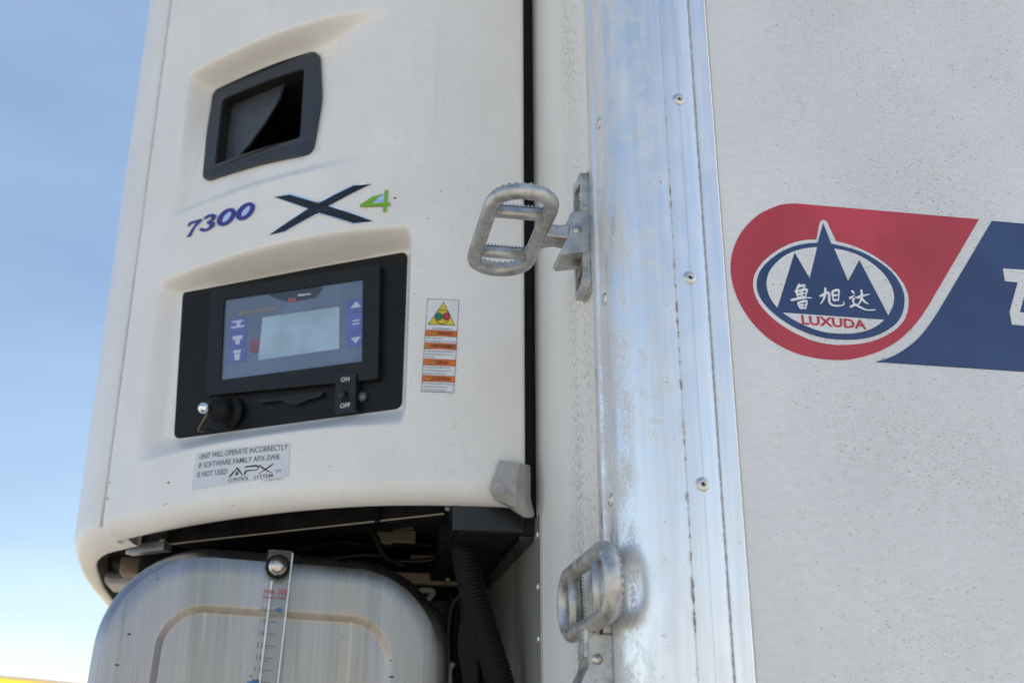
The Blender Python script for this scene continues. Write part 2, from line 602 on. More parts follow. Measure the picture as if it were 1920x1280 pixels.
M_BADGEG = plain('badge_green', (0.20, 0.42, 0.025), 0.30)
M_STICK = plain('sticker_white', (0.74, 0.75, 0.78), 0.30, 0, 0.02)
M_STICKC = plain('sticker_clear_film', (0.66, 0.67, 0.70), 0.25, 0, 0.04, 20)
M_INK = plain('ink_black', (0.020, 0.020, 0.024), 0.5)
M_INKG = plain('ink_grey', (0.10, 0.10, 0.115), 0.5)
M_ORANGE = plain('ink_orange', (0.66, 0.15, 0.012), 0.4)
M_YELLOW = plain('ink_yellow', (0.72, 0.54, 0.03), 0.4)
M_GREEN = plain('ink_green', (0.02, 0.20, 0.11), 0.4)
M_INKRED = plain('ink_red', (0.45, 0.02, 0.025), 0.4)
M_INKBL = plain('ink_blue', (0.03, 0.16, 0.40), 0.4)
M_SCREEN = plain('display_face', (0.13, 0.17, 0.25), 0.14, 0, 0.12, 9, 0, Coat_Weight=0.6, Coat_Roughness=0.05)
M_LCD = plain('lcd_glass', (0.33, 0.45, 0.55), 0.14, 0, 0.12, 14, 0, Coat_Weight=0.6, Coat_Roughness=0.05)
M_KEY = plain('display_key_violet', (0.125, 0.155, 0.42), 0.25, 0, 0.1, 40)
M_ICON = plain('icon_white', (0.50, 0.54, 0.66), 0.35)
M_WHITE = plain('white_print', (0.75, 0.75, 0.75), 0.45)
M_TAPE = plain('grey_tape', (0.46, 0.44, 0.42), 0.30, 0, 0.12, 25, 0.12, 90, Transmission_Weight=0.25)
M_WOOD = plain('tan_board', (0.30, 0.235, 0.16), 0.6, 0, 0.25, 25)
M_ALU = plain('dull_bar', (0.30, 0.31, 0.33), 0.4, 0.6, 0.2, 40)
M_WPIPE = plain('pale_pipe', (0.42, 0.41, 0.36), 0.5, 0, 0.2, 40)
M_YPAINT = plain('yellow_paint', (0.80, 0.55, 0.02), 0.35, 0, 0.05, 2)
M_WPAINT = plain('white_paint', (0.80, 0.80, 0.80), 0.4, 0, 0.04, 2)
M_DARKINT = plain('dark_inner_shell', (0.040, 0.040, 0.036), 0.7, 0, 0.25, 20)

def mat_clear():
    n = Nodes('clear_acrylic')
    nz = n.noise(40, 3)
    return n.set(Base_Color=(0.93, 0.95, 0.96), Roughness=n.step(nz, 0.3, 0.7, 0.06, 0.16), Transmission_Weight=0.94, IOR=1.2)
M_CLEAR = mat_clear()
M_EDGE_GLINT = plain('acrylic_edge_glint', (0.82, 0.84, 0.86), 0.3)

# ------------------------------------------------------------------ ground
g = mesh_obj('ground', [(-2500, -2500, 0), (2500, -2500, 0), (2500, 2500, 0), (-2500, 2500, 0)], [(0, 1, 2, 3)], mat_ground())
tag(g, 'dusty pale concrete yard', None, None, 'structure')

# ------------------------------------------------------------------ trailer body
TZ0, TZ1 = 1.15, 3.95
TL, TW = 12.0, 2.55
trailer = empty('refrigerated_trailer', 'white box trailer with rounded aluminium corner trim and red and blue logo on its side', 'trailer')
box('side_wall', (0.062, 0.0, TZ0), (TL, 0.07, TZ1), M_SIDE, trailer)
box('front_wall', (0.0, 0.072, TZ0), (0.07, TW - .01, TZ1), M_FRONT, trailer)
box('far_wall', (0.072, TW - .07, TZ0), (TL, TW, TZ1), M_SIDE, trailer)
box('roof', (0.03, 0.03, TZ1 + .002), (TL, TW - .03, TZ1 + .05), M_WPAINT, trailer)
box('floor_pan', (0.03, 0.03, TZ0 - .10), (TL, TW - .03, TZ0 - .002), M_STEELK, trailer)

# corner profile, seen from above: front flange, ridge, quarter round, groove, side flange, groove, lip
prof = [(0.000, 0.128), (-0.0035, 0.1275), (-0.0040, 0.126), (-0.0040, 0.0965), (-0.0062, 0.0950), (-0.0075, 0.0930), (-0.0062, 0.0910),
        (-0.0042, 0.0895), (-0.0042, 0.0800), (-0.0050, 0.0600)]
R0 = 0.058
cxx, cyy = R0 - 0.0050, R0 - 0.0060
for k in range(1, 19):
    a = math.pi - k / 18 * math.pi / 2
    prof.append((cxx + R0 * math.cos(math.pi + (k / 18) * math.pi / 2), cyy + R0 * math.sin(math.pi + (k / 18) * math.pi / 2)))
prof += [(0.0590, -0.0060), (0.0597, -0.0048), (0.0602, -0.0034), (0.0610, -0.0030), (0.0618, -0.0044), (0.0628, -0.0046), (0.0785, -0.0046),
         (0.0788, -0.0038), (0.0794, -0.0038), (0.0797, -0.0046), (0.0960, -0.0046), (0.0975, -0.0040), (0.0985, -0.0015), (0.0997, -0.0015), (0.1006, -0.0040),
         (0.1015, -0.0046), (0.1205, -0.0046), (0.1215, -0.0040), (0.1218, 0.0)]
vz = [TZ0 + (TZ1 - TZ0) * k / 40 for k in range(41)]
tv, tf = [], []
for z in vz:
    for p in prof:
        tv.append((p[0], p[1], z))
m = len(prof)
for i in range(len(vz) - 1):
    for k in range(m - 1):
        tf.append((i * m + k, i * m + k + 1, (i + 1) * m + k + 1, (i + 1) * m + k))
trim = mesh_obj('corner_trim', tv, tf, M_TRIM, trailer, True)
trim.data.set_sharp_from_angle(angle=math.radians(28))
trim['label'] = 'rounded aluminium corner profile, scuffed and speckled with oxide'

RIV = [(0.0079, 0.0), (0.0080, 0.0006), (0.0074, 0.0015), (0.0060, 0.0024), (0.0040, 0.0030), (0.0030, 0.0031), (0.0024, 0.0026), (0.0022, 0.0008)]
def rivet(pos, axis, parent, s=1.0):
    r = lathe('rivet', [(a * s, b * s) for a, b in RIV], pos, axis, M_RIVET, parent, 22)
    lathe('rivet_core', [(0.0023 * s, 0.0007 * s), (0.0020 * s, 0.0013 * s), (0.0006 * s, 0.0016 * s)], pos, axis, M_HOLE, r if parent is trailer else parent, 12)
    return r
for k in range(-2, 4):
    z = 2.2535 + 0.2435 * k
    rivet((0.0789 + random.uniform(-.0006, .0006), -0.0042, z + random.uniform(-.004, .003)), (0, -1, 0), trim)
    rivet((-0.0046, 0.0640 + random.uniform(-.001, .001), z - 0.004), (-1, -0.05, 0), trim)

# thin sealant bead between trim and side panel
box('sealant_bead', (0.1215, -0.0012, TZ0), (0.1245, 0.001, TZ1), plain('sealant', (0.50, 0.46, 0.40), 0.6), trailer)

# ------------------------------------------------------------------ logo on the side wall (cut vinyl)
def side_map(u, v, off):
    return (u, -off, v)
Z4 = lambda pts: [side_pt(1340 + a / 3.3103, 360 + b / 3.3103) for a, b in pts]
Z5 = lambda pts: [side_pt(1380 + a / 4.2667, 380 + b / 4.2667) for a, b in pts]
red_arc = Z4([(1320, 715), (1275, 782), (1215, 853), (1140, 921), (1040, 980), (940, 1016), (830, 1040), (710, 1040), (600, 1025), (480, 990), (350, 920), (250, 830),
              (178, 730), (125, 617), (100, 500), (106, 395), (140, 295), (195, 213), (280, 137), (380, 90), (440, 76), (500, 72)])
red_poly = Z4([(1640, 170)]) + catmull(red_arc, 6)
V0 = 0.0006
logo = prism('logo_decal', red_poly, side_map, 0.0, V0, M_RED, trailer)
logo['label'] = 'red teardrop decal with white ringed mountain emblem'
def flat(name, poly, lvl, mat, parent=None, holes=()):
    return prism(name, poly, side_map, V0 * lvl, V0 * (lvl + 1), mat, parent or logo, holes)
halo = Z5([(692, 142), (672, 152), (664, 175), (640, 300)]) + \
    catmull(Z5([(640, 300), (560, 302), (450, 325), (330, 383), (220, 470), (155, 560), (135, 640), (145, 720), (182, 805), (260, 897), (360, 978), (480, 1050), (620, 1108),
                (760, 1135), (880, 1138), (1000, 1128), (1120, 1098), (1230, 1045), (1312, 980), (1360, 900), (1377, 800), (1365, 715), (1320, 628), (1240, 532), (1120, 440),
                (1000, 376), (890, 335), (796, 312)]), 4)[1:] + Z5([(731, 170), (718, 150)])
flat('emblem_halo', halo, 1, M_SIDE)
blue_o = Z5([(693, 170)]) + Z5([(650, 325)]) + \
    catmull(Z5([(650, 325), (560, 332), (450, 357), (345, 405), (245, 482), (185, 560), (163, 640), (170, 712), (205, 787), (280, 872), (380, 950), (500, 1018), (640, 1070),
                (760, 1093), (880, 1100), (1000, 1093), (1110, 1068), (1210, 1020), (1282, 963), (1325, 890), (1341, 810), (1338, 735), (1300, 640), (1230, 550), (1120, 465),
                (1000, 400), (880, 360), (757, 333)]), 4)[1:]
flat('emblem_oval', blue_o, 2, M_BLUE)
wa = catmull(Z5([(325, 845), (270, 772), (243, 692), (240, 632), (260, 560), (312, 490), (390, 427), (480, 388), (560, 370), (642, 362)]), 4) + Z5([(583, 608), (462, 403)])
wb = catmull(Z5([(1212, 907), (1250, 820), (1255, 740), (1230, 660), (1170, 570), (1080, 490), (980, 430), (880, 393), (780, 373)]), 4) + Z5([(890, 630), (980, 462)])
wc = Z5([(370, 885)]) + catmull(Z5([(1178, 942), (1120, 990), (1030, 1030), (920, 1050), (800, 1050), (680, 1035), (560, 993), (450, 938), (372, 887)]), 4)
for w in (wa, wb, wc):
    flat('emblem_sky', w, 3, M_SIDE)
p0 = side_pt(1380 + 520 / 4.2667, 380 + 979 / 4.2667); p1 = side_pt(1380 + 1040 / 4.2667, 380 + 1021 / 4.2667)
lettering('lettering', 'LUXUDA', p0, p1, (0.0, 0.0118), side_map, V0 * 4 + .0002, M_RED, logo, bold=0.035)

def stroke(pts, w, mp, off, lvl=None):
    """brush stroke: tapered ribbon"""
    P = catmull(pts, 5)
    n = len(P); L, Rr = [], []
    for i, p in enumerate(P):
        t = P[min(i + 1, n - 1)] - P[max(i - 1, 0)]
        t = t / (np.linalg.norm(t) + 1e-9)
        s = i / (n - 1)
        ww = w * (0.55 + 0.45 * math.sin(math.pi * min(1, s * 1.15 + 0.1))) * (1.15 - 0.3 * s)
        nn = np.array((-t[1], t[0])) * ww / 2
        L.append(p + nn); Rr.append(p - nn)
    v = [mp(q[0], q[1], off) for q in L + Rr]
    f = [(i, i + 1, n + i + 1, n + i) for i in range(n - 1)]
    return v, f
chars = [
    [[(502, 655), (485, 690), (462, 720)], [(488, 680), (530, 668), (545, 672), (522, 705)], [(478, 712), (482, 740), (490, 768)],
     [(480, 716), (525, 705), (560, 702), (556, 728), (550, 757)], [(486, 740), (520, 735), (550, 728)], [(517, 708), (519, 735), (521, 765)], [(490, 767), (522, 762), (552, 754)],
     [(430, 788), (470, 778), (540, 768), (598, 768)], [(490, 800), (495, 825), (502, 852)], [(493, 806), (530, 797), (556, 794), (554, 830), (546, 862)],
     [(500, 828), (525, 825), (548, 822)], [(503, 851), (525, 848), (548, 843)]],
    [[(708, 686), (704, 740), (692, 782), (668, 816)], [(662, 756), (700, 738), (735, 726), (738, 770), (746, 812), (785, 830), (835, 828), (856, 818), (852, 798)],
     [(765, 712), (766, 750), (770, 792)], [(765, 714), (790, 708), (814, 707), (814, 750), (812, 792)], [(768, 750), (790, 747), (810, 745)], [(770, 787), (790, 785), (812, 783)]],
    [[(918, 708), (930, 722), (940, 738)], [(898, 770), (925, 762), (940, 758), (928, 795), (938, 815), (915, 838)], [(905, 842), (945, 822), (985, 842), (1040, 864), (1108, 862)],
     [(955, 768), (1000, 752), (1060, 738)], [(995, 702), (998, 755), (985, 800), (955, 832)], [(1000, 772), (1022, 800), (1052, 816)]]]
for ch in chars:
    G = Geo()
    for i, s in enumerate(ch):
        G.add(*stroke([np.array(q) for q in Z5(s)], 0.0030, side_map, V0 * 4 + 0.00004 * i))
    G.obj('lettering', M_STICK, logo)

blue_arc = Z4([(1400, 720), (1345, 805), (1270, 900), (1180, 975), (1090, 1025), (995, 1055)])
zt, zbm = side_pt(1860, 413.6)[1], side_pt(1800, 689.5)[1]
blue_poly = [(1.75, zt)] + Z4([(1720, 180)]) + catmull(blue_arc, 5) + [(1.75, zbm)]
bf = flat('blue_band', blue_poly, 0, M_BLUE)
px = lambda *q: [side_pt(a, b) for a, b in q]
flat('letter_shape', px((1879.5, 504), (1990, 511.5), (1993, 536), (1926, 531), (1911, 586), (1996, 592), (2000, 618), (1896.5, 608.8), (1892.2, 584.6), (1907.3, 529.8), (1883.5, 527.6)), 1, M_SIDE)

# ------------------------------------------------------------------ riveted sheet on the front wall below the unit
plate = box('riveted_sheet', (-0.003, 0.475, TZ0 + .02), (-0.0004, 2.2, 2.085), M_PLATE, trailer)
for py_ in (1027, 1120, 1213, 1306):
    p = isec(984.5, py_, 0, -0.003)
    lathe('rivet', [(0.0062, 0), (0.0062, .0006), (.005, .002), (.003, .0028), (.0008, .003)], (-0.003, 0.492, p[2]), (-1, 0, 0), M_RIVET, plate, 14)

# ------------------------------------------------------------------ refrigeration unit: plan curve of the shell
unit = empty('refrigeration_unit', 'off-white refrigeration unit with rounded housing, vent and control panel on the trailer front', 'refrigeration unit')
ZB = 2.0983
door_ctrl = [(-0.0300, 0.4752), (-0.0800, 0.4755), (-0.1320, 0.4790), (-0.1900, 0.4868), (-0.2500, 0.5010), (-0.3230, 0.5315), (-0.4000, 0.5780),
             (-0.4809, 0.6385), (-0.5687, 0.7205), (-0.6260, 0.7815), (-0.6833, 0.8473)]
def resample(P, step):
    P = np.array(P); d = np.r_[0, np.cumsum(np.linalg.norm(np.diff(P, axis=0), axis=1))]
    n = int(d[-1] / step) + 1
    s = np.linspace(0, d[-1], n)
    return np.c_[np.interp(s, d, P[:, 0]), np.interp(s, d, P[:, 1])]
def smooth_line(P, it):
    P = P.copy()
    for _ in range(it):
        Q = P.copy(); Q[1:-1] = 0.25 * P[:-2] + 0.5 * P[1:-1] + 0.25 * P[2:]; P = Q
    return P
class Plan:
    def __init__(self, ctrl, it=250):
        P = smooth_line(resample(catmull(ctrl, 12), 0.002), it)
        P = resample(P, 0.002)
        self.P = P
        self.s = np.r_[0, np.cumsum(np.linalg.norm(np.diff(P, axis=0), axis=1))]
        T = np.gradient(P, axis=0); T /= np.linalg.norm(T, axis=1)[:, None]
        self.T = T
        self.N = np.c_[T[:, 1], -T[:, 0]]           # inward
        self.L = self.s[-1]
    def at(self, s):
        s = np.asarray(s, float)
        sc = np.clip(s, 0, self.L)
        p = np.stack([np.interp(sc, self.s, self.P[:, 0]), np.interp(sc, self.s, self.P[:, 1])], -1)
        t = np.stack([np.interp(sc, self.s, self.T[:, 0]), np.interp(sc, self.s, self.T[:, 1])], -1)
        n = np.stack([np.interp(sc, self.s, self.N[:, 0]), np.interp(sc, self.s, self.N[:, 1])], -1)
        return p + t * (s - sc)[..., None], n
    def near(self, q):
        d = self.P - q; i = int(np.argmin((d * d).sum(1)))
        s = self.s[i] + (q - self.P[i]) @ self.T[i]
        p, n = self.at(s)
        return float(s), float((q - p) @ n)          # arc length, depth inside the shell
DOOR = Plan(door_ctrl)
if DOOR.N[0][1] < 0:
    DOOR.N *= -1
def ss(x, a, b):
    t = np.clip((x - a) / (b - a), 0, 1)
    return t * t * (3 - 2 * t)
def sl_(x, a, b):
    t = np.clip((x - a) / (b - a), 0, 1)
    return 0.35 * t * t * (3 - 2 * t) + 0.65 * t
def s_of(px_, py_):
    q = on_surf(px_, py_, dep=False)
    return q[0]
def on_surf(px_, py_, dep=True, off=0.0):
    d = ray(px_, py_); d = d / np.linalg.norm(d)
    t = 2.0
    for _ in range(40):
        P = CAM + d * t
        s, q = DOOR.near(P[:2])
        want = (float(depth(np.array(s), np.array(P[2]))) if dep else 0.0) - off
        _, n = DOOR.at(s)
        t += (want - q) / max(0.2, d[:2] @ n)
    P = CAM + d * t
    s, _ = DOOR.near(P[:2])
    return s, P[2]

# floor plane of the control-panel recess: a chord of the curved shell, set in
def depth(s, z):
    return np.zeros(np.broadcast(s, z).shape)
sa, sb = s_of(748, 765), s_of(330, 765)
Pa, Pb = DOOR.at(sa)[0], DOOR.at(sb)[0]
FD = (Pb - Pa) / np.linalg.norm(Pb - Pa)
FN = np.array((-FD[1], FD[0]))
if FN[1] < 0: FN = -FN
FO = Pa + FN * 0.045
def floor_pt(px_, py_):
    d = ray(px_, py_)
    t = ((FO - CAM[:2]) @ FN) / (d[:2] @ FN)
    P = CAM + t * d
    return ((P[:2] - FO) @ FD, P[2])
def floor_map(u, v, off):
    p = FO + FD * u - FN * off
    return (p[0], p[1], v)
def s_floor(u):
    return DOOR.near(FO + FD * u)[0]
S_RI, S_LI = s_floor(0.018), s_floor(0.470)
s_ul, s_ur = s_of(352, 250), s_of(742, 120)
def depth(s, z):
    p, n = DOOR.at(s)
    dfl = ((FO - p) @ FN) / (n @ FN)
    # control panel recess
    m = ss(z, 2.546, 2.524) * sl_(z, 2.214, 2.255) * ss(s, S_RI - .014, S_RI) * sl_(s, S_LI + .028, S_LI + .001)
    a = m * dfl
    # vent recess, deepest at its upper left, running out to the right and below
    k = (s - s_ul) / (s_ur - s_ul)
    m2 = ss(z, 2.978, 2.954) * sl_(s, s_ul + .020, s_ul + .001) * np.clip(1.0 - 0.0 * k, 0, 1) * ss(s, s_ur, s_ur + 0.19)
    m2 = m2 * (0.25 * ss(z, 2.665, 2.690) + 0.75 * np.clip((z - 2.665) / 0.26, 0, 1))
    m2 = m2 * ss(z, 2.662, 2.672)
    return a + 0.050 * m2

def shell_map(s, z, off):
    dp = float(depth(np.array(s), np.array(z)))
    p, n = DOOR.at(s)
    q = p + n * (dp - off)
    return (float(q[0]), float(q[1]), z)

def build_sheet(name, plan, s_list, s_in, z_list, z_in, dfun, mat, parent, hole=None):
    """curved sheet; s_in / z_in are extra inward offsets of the edge returns"""
    S = np.array(s_list)[None, :]; Z = np.array(z_list)[:, None]
    D = dfun(np.broadcast_to(S, (Z.shape[0], S.shape[1])), np.broadcast_to(Z, (Z.shape[0], S.shape[1]))) if dfun else np.zeros((Z.shape[0], S.shape[1]))
    D = D + np.array(s_in)[None, :] + np.array(z_in)[:, None]
    p, n = plan.at(np.array(s_list))
    X = p[None, :, 0] + n[None, :, 0] * D; Y = p[None, :, 1] + n[None, :, 1] * D
    nz, ns = D.shape
    V = np.stack([X, Y, np.broadcast_to(Z, D.shape)], -1).reshape(-1, 3)
    faces = []
    for i in range(nz - 1):
        for k in range(ns - 1):
            if hole and hole(0.5 * (s_list[k] + s_list[k + 1]), 0.5 * (z_list[i] + z_list[i + 1])):
                continue
            faces.append((i * ns + k, i * ns + k + 1, (i + 1) * ns + k + 1, (i + 1) * ns + k))
    return mesh_obj(name, V, faces, mat, parent, True)

def z_profile(zb, rb, top, dz, fine_top):
    """rows from the top down, then the rolled lower edge; returns z list and inward offsets"""
    zl, zi = [], []
    z = top
    while z > fine_top + 1e-6:
        zl.append(z); zi.append(0.0); z -= 0.05
    n = int((fine_top - (zb + rb)) / dz)
    for k in range(n + 1):
        zl.append(fine_top + (zb + rb - fine_top) * k / n); zi.append(0.0)
    for k in range(1, 13):
        a = math.radians(84 * k / 12)
        zl.append(zb + rb - rb * math.sin(a)); zi.append(rb * (1 - math.cos(a)) * 1.0)
    e = zi[-1]
    zl += [zb + 0.0008, zb + 0.004, zb + 0.05]; zi += [e + .0035, e + .0045, e + .0050]
    return zl, zi

# vent opening outline on the shell
vent_px = [(1030, 610), (1520, 425), (1495, 840), (985, 1000)]
vent_in = [on_surf(100 + a / 3.2, b / 3.2) for a, b in vent_px]
vent_out_px = [(970, 560), (1600, 312), (1618, 600), (1563, 925), (912, 1098), (938, 800)]
vent_out = [on_surf(100 + a / 3.2, b / 3.2) for a, b in vent_out_px]
def in_poly(x, y, poly):
    c = False; j = len(poly) - 1
    for i in range(len(poly)):
        if (poly[i][1] > y) != (poly[j][1] > y) and x < (poly[j][0] - poly[i][0]) * (y - poly[i][1]) / (poly[j][1] - poly[i][1]) + poly[i][0]:
            c = not c
        j = i
    return c
hole_poly = inset_poly(vent_in, -0.004)
zl, zi = z_profile(ZB, 0.034, 3.62, 0.003, 3.06)
sl = [-0.0065, -0.0065, -0.0045] + list(np.arange(0.0, DOOR.L - 0.016, 0.0032)) + [DOOR.L - .012, DOOR.L - .008, DOOR.L - .004, DOOR.L - .001, DOOR.L + .0006, DOOR.L + .0012]
si = [0.05, 0.006, 0.0015] + [0.0] * (len(sl) - 9) + [0.0003, 0.0015, .0040, .0075, .012, .034]
door = build_sheet('side_door', DOOR, sl, si, zl, zi, depth, M_SHELL, unit, lambda s, z: in_poly(s, z, hole_poly))
door['label'] = 'curved off-white door with vent, badges and recessed control panel'

se_, sn_ = DOOR.at(DOOR.L + 0.0035)
sp_ = se_ + sn_ * 0.0060
tube('door_gasket', [(sp_[0], sp_[1], z_) for z_ in np.linspace(ZB + 0.022, 3.6, 12)], 0.0030, plain('gasket_grey', (0.70, 0.68, 0.65), 0.5), unit, 10)
cover_ctrl = [(-0.6500, 0.8480), (-0.6790, 0.8800), (-0.7230, 0.9400), (-0.7560, 1.0350), (-0.7740, 1.1700), (-0.7890, 1.3500), (-0.7960, 1.6000), (-0.7980, 1.9000), (-0.7980, 2.1)]
COVER = Plan(cover_ctrl, 60)
if COVER.N[len(COVER.N) // 2][0] < 0:
    COVER.N *= -1
zl2, zi2 = z_profile(ZB - 0.004, 0.046, 3.62, 0.02, 3.06)
sl2 = list(np.linspace(0, COVER.L, 110)); si2 = [0.0] * 110
build_sheet('door_seal', DOOR, [DOOR.L - .012, DOOR.L - .002, DOOR.L + .002, DOOR.L + .003], [0.010, 0.0085, 0.0085, 0.03], [3.6, ZB + .03], [0, 0], None, M_RUBBER, unit)
build_sheet('front_cover', COVER, sl2, si2, zl2, zi2, None, M_SHELL, unit)
# dark inner skin of the front cover
zi3 = [0.062, 0.062]; zl3 = [2.60, ZB - .006 + 0.012]
build_sheet('inner_skin', COVER, sl2, si2, zl3, zi3, None, M_DARKINT, unit)

# roof, pan and back frame of the unit
top_poly = [tuple(p) for p in DOOR.P[::12]] + [tuple(p) for p in COVER.P[20::20]] + [(-0.03, 2.1)]
prism('top_cap', top_poly, lambda u, v, o: (u, v, 3.60 + o), 0, 0.02, M_SHELL, unit)
ins = inset_poly([tuple(p) for p in DOOR.P[::20]] + [tuple(p) for p in COVER.P[30::20]] + [(-0.012, 2.1)], 0.048)
prism('base_pan', ins, lambda u, v, o: (u, v, ZB + 0.030 + o), 0, 0.02, M_CAVITY, unit)
box('mounting_frame', (-0.115, 0.512, 2.06), (-0.0006, 2.12, 3.6), M_RUBBER, unit, 0.004)

# ------------------------------------------------------------------ vent
vo = densify(round_poly([np.array(q) for q in vent_out], 0.020, 6), 0.012)
vi = densify(round_poly([np.array(q) for q in vent_in], 0.010, 5), 0.012)
vfr = prism('vent_frame', vo, shell_map, 0.0005, 0.0075, M_CHAR, unit, holes=[vi])
mb = vfr.modifiers.new('bevel', 'BEVEL'); mb.width = 0.0022; mb.segments = 2; mb.limit_method = 'ANGLE'; mb.angle_limit = math.radians(40)
# sleeve and back of the opening
def deep(off):
    return lambda u, v, o: shell_map(u, v, o + off)
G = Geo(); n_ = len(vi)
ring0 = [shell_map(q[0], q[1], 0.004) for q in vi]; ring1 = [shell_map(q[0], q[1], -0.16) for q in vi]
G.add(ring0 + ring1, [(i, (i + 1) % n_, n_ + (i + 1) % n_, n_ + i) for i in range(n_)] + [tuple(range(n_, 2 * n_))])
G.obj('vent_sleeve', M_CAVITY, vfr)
fl = [on_surf(100 + a / 3.2, b / 3.2, True, -0.016) for a, b in [(1024, 612), (1392, 480), (1355, 590), (1265, 740), (1170, 870), (1085, 965), (985, 1010)]]
fz = [-0.010, -0.016, -0.016, -0.016, -0.016, -0.016, -0.012]
fd = densify(fl, 0.012)
prism('vent_flap', fd, shell_map, -0.020, -0.016, plain('vent_flap_grey', (0.055, 0.060, 0.068), 0.42, 0, 0.1, 30), vfr)

# ------------------------------------------------------------------ control panel
pan_quad = [floor_pt(344, 546), floor_pt(752, 479), floor_pt(752, 766), floor_pt(327, 823)]
pan_quad[1] = (0.019, 2.5235); pan_quad[2] = (0.019, 2.2555)
panel = prism('control_panel', round_poly(pan_quad, 0.013), floor_map, -0.004, 0.0016, M_BLACK, unit)
panel['label'] = 'black recessed control panel with display, switch and capped socket'
F = lambda *q: [floor_pt(a, b) for a, b in q]
Z3 = lambda pts: [floor_pt(300 + a / 3.3688, 460 + b / 3.3688) for a, b in pts]
bez = round_poly(Z3([(345, 300), (1412, 138), (1400, 858), (318, 962)]), 0.006)
scr_q = Z3([(432, 358), (1304, 230), (1300, 748), (408, 864)])
bezel = prism('display_bezel', bez, floor_map, 0.0017, 0.0125, M_BEZEL, panel, holes=[scr_q])
mb = bezel.modifiers.new('bevel', 'BEVEL'); mb.width = 0.0018; mb.segments = 2; mb.limit_method = 'ANGLE'; mb.angle_limit = math.radians(40)
prism('display_screen', inset_poly(scr_q, -0.004), floor_map, 0.0018, 0.0090, M_SCREEN, panel)
lcd = Z3([(668, 468), (1152, 400), (1150, 664), (640, 736)])
prism('lcd_window', lcd, floor_map, 0.0090, 0.0094, M_LCD, panel)
prism('display_tab', Z3([(700, 330), (790, 285), (1010, 258), (1050, 285), (1000, 345), (830, 372)]), floor_map, 0.0090, 0.0093, plain('tab_grey', (0.045, 0.058, 0.085), 0.3), panel)
lettering('lettering', 'Alarm', *Z3([(888, 336), (970, 325)]), (0, 0.0042), floor_map, 0.0096, M_WHITE, panel, bold=0.03)
prism('alarm_lamp', Z3([(828, 350), (880, 342), (880, 362), (828, 370)]), floor_map, 0.0090, 0.0096, plain('lamp_red', (0.34, 0.09, 0.12), 0.3), panel)
prism('display_strip', Z3([(515, 428), (760, 396), (760, 420), (515, 452)]), floor_map, 0.0090, 0.0092, plain('strip_grey', (0.20, 0.19, 0.19), 0.4), panel)
prism('red_ghost', Z3([(585, 610), (665, 595), (660, 650), (625, 700), (590, 680)]), floor_map, 0.0090, 0.0092, plain('decal_dull_red', (0.22, 0.10, 0.14), 0.3), panel)
for (y0, y1, d) in ((350, 430, 12), (440, 555, 12), (562, 645, 12)):
    prism('display_key', Z3([(1198, y0 + d), (1300, y0), (1298, y1), (1208, y1 + d)]), floor_map, 0.0090, 0.0098, M_KEY, panel)
prism('key_icon', Z3([(1222, 412), (1258, 368), (1292, 402)]), floor_map, 0.0098, 0.0103, M_ICON, panel)
for y0 in (484, 504):
    prism('key_icon', Z3([(1236, y0 + 3), (1278, y0 - 3), (1278, y0 + 6), (1236, y0 + 12)]), floor_map, 0.0098, 0.0103, M_ICON, panel)
prism('key_icon', Z3([(1224, 598), (1290, 586), (1258, 632)]), floor_map, 0.0098, 0.0103, M_ICON, panel)
for (y0, y1) in ((468, 548), (556, 648), (656, 742)):
    prism('display_key', Z3([(464, y0 + 16), (568, y0), (562, y1), (456, y1 + 14)]), floor_map, 0.0090, 0.0096, M_KEY, panel)
for q in ([(478, 492), (545, 482), (545, 492), (478, 502)], [(505, 500), (530, 497), (530, 520), (505, 523)], [(470, 528), (556, 516), (556, 526), (470, 538)],
          [(478, 588), (544, 578), (540, 604), (484, 612)], [(500, 610), (526, 606), (524, 634), (498, 638)],
          [(486, 676), (534, 669), (532, 690), (486, 697)], [(492, 700), (528, 694), (524, 734), (494, 738)]):
    prism('key_icon', Z3(q), floor_map, 0.0096, 0.0101, M_ICON, panel)
# lower tray and thumb latch
prism('tray_lip', round_poly(Z3([(640, 985), (1050, 930), (1045, 960), (960, 985), (880, 1018), (820, 1012), (790, 990), (650, 1005)]), 0.004), floor_map, 0.0017, 0.010, M_BEZEL, panel)
# on/off switch
swp = prism('power_switch', round_poly(Z3([(1142, 842), (1270, 828), (1264, 1060), (1136, 1076)]), 0.0035), floor_map, 0.0017, 0.016, plain('switch_plate', (0.016, 0.0165, 0.018), 0.4, Specular_IOR_Level=0.3), panel)
swp['label'] = 'black switch plate lettered ON above and OFF below'
lettering('lettering', 'ON', *F((649.0, 721.6), (664.6, 719.6)), (0, 0.0072), floor_map, 0.0164, M_WHITE, panel, bold=0.006)
lettering('lettering', 'OFF', *F((647.5, 770.6), (666.0, 768.2)), (0, 0.0072), floor_map, 0.0164, M_WHITE, panel, bold=0.006)
prism('switch_slot', Z3([(1188, 894), (1224, 889), (1220, 1000), (1184, 1006)]), floor_map, 0.0160, 0.0164, M_CAVITY, panel)
c_ = Z3([(1206, 950)])[0]; p_ = floor_map(c_[0], c_[1], 0.016); q_ = floor_map(c_[0] + .002, c_[1] - .010, 0.030)
tube('switch_lever', [p_, q_], [0.0030, 0.0042], plain('lever_dark', (0.035, 0.035, 0.038), 0.35), panel, 12)
c_ = Z3([(1288, 962)])[0]
lathe('switch_nut', [(0.0085, 0), (0.0085, .006), (.006, .008), (.002, .009)], floor_map(c_[0], c_[1], .0016), (-FN[0], -FN[1], 0), plain('nut_grey', (0.12, 0.12, 0.12), 0.35, 0.6), panel, 8, False)
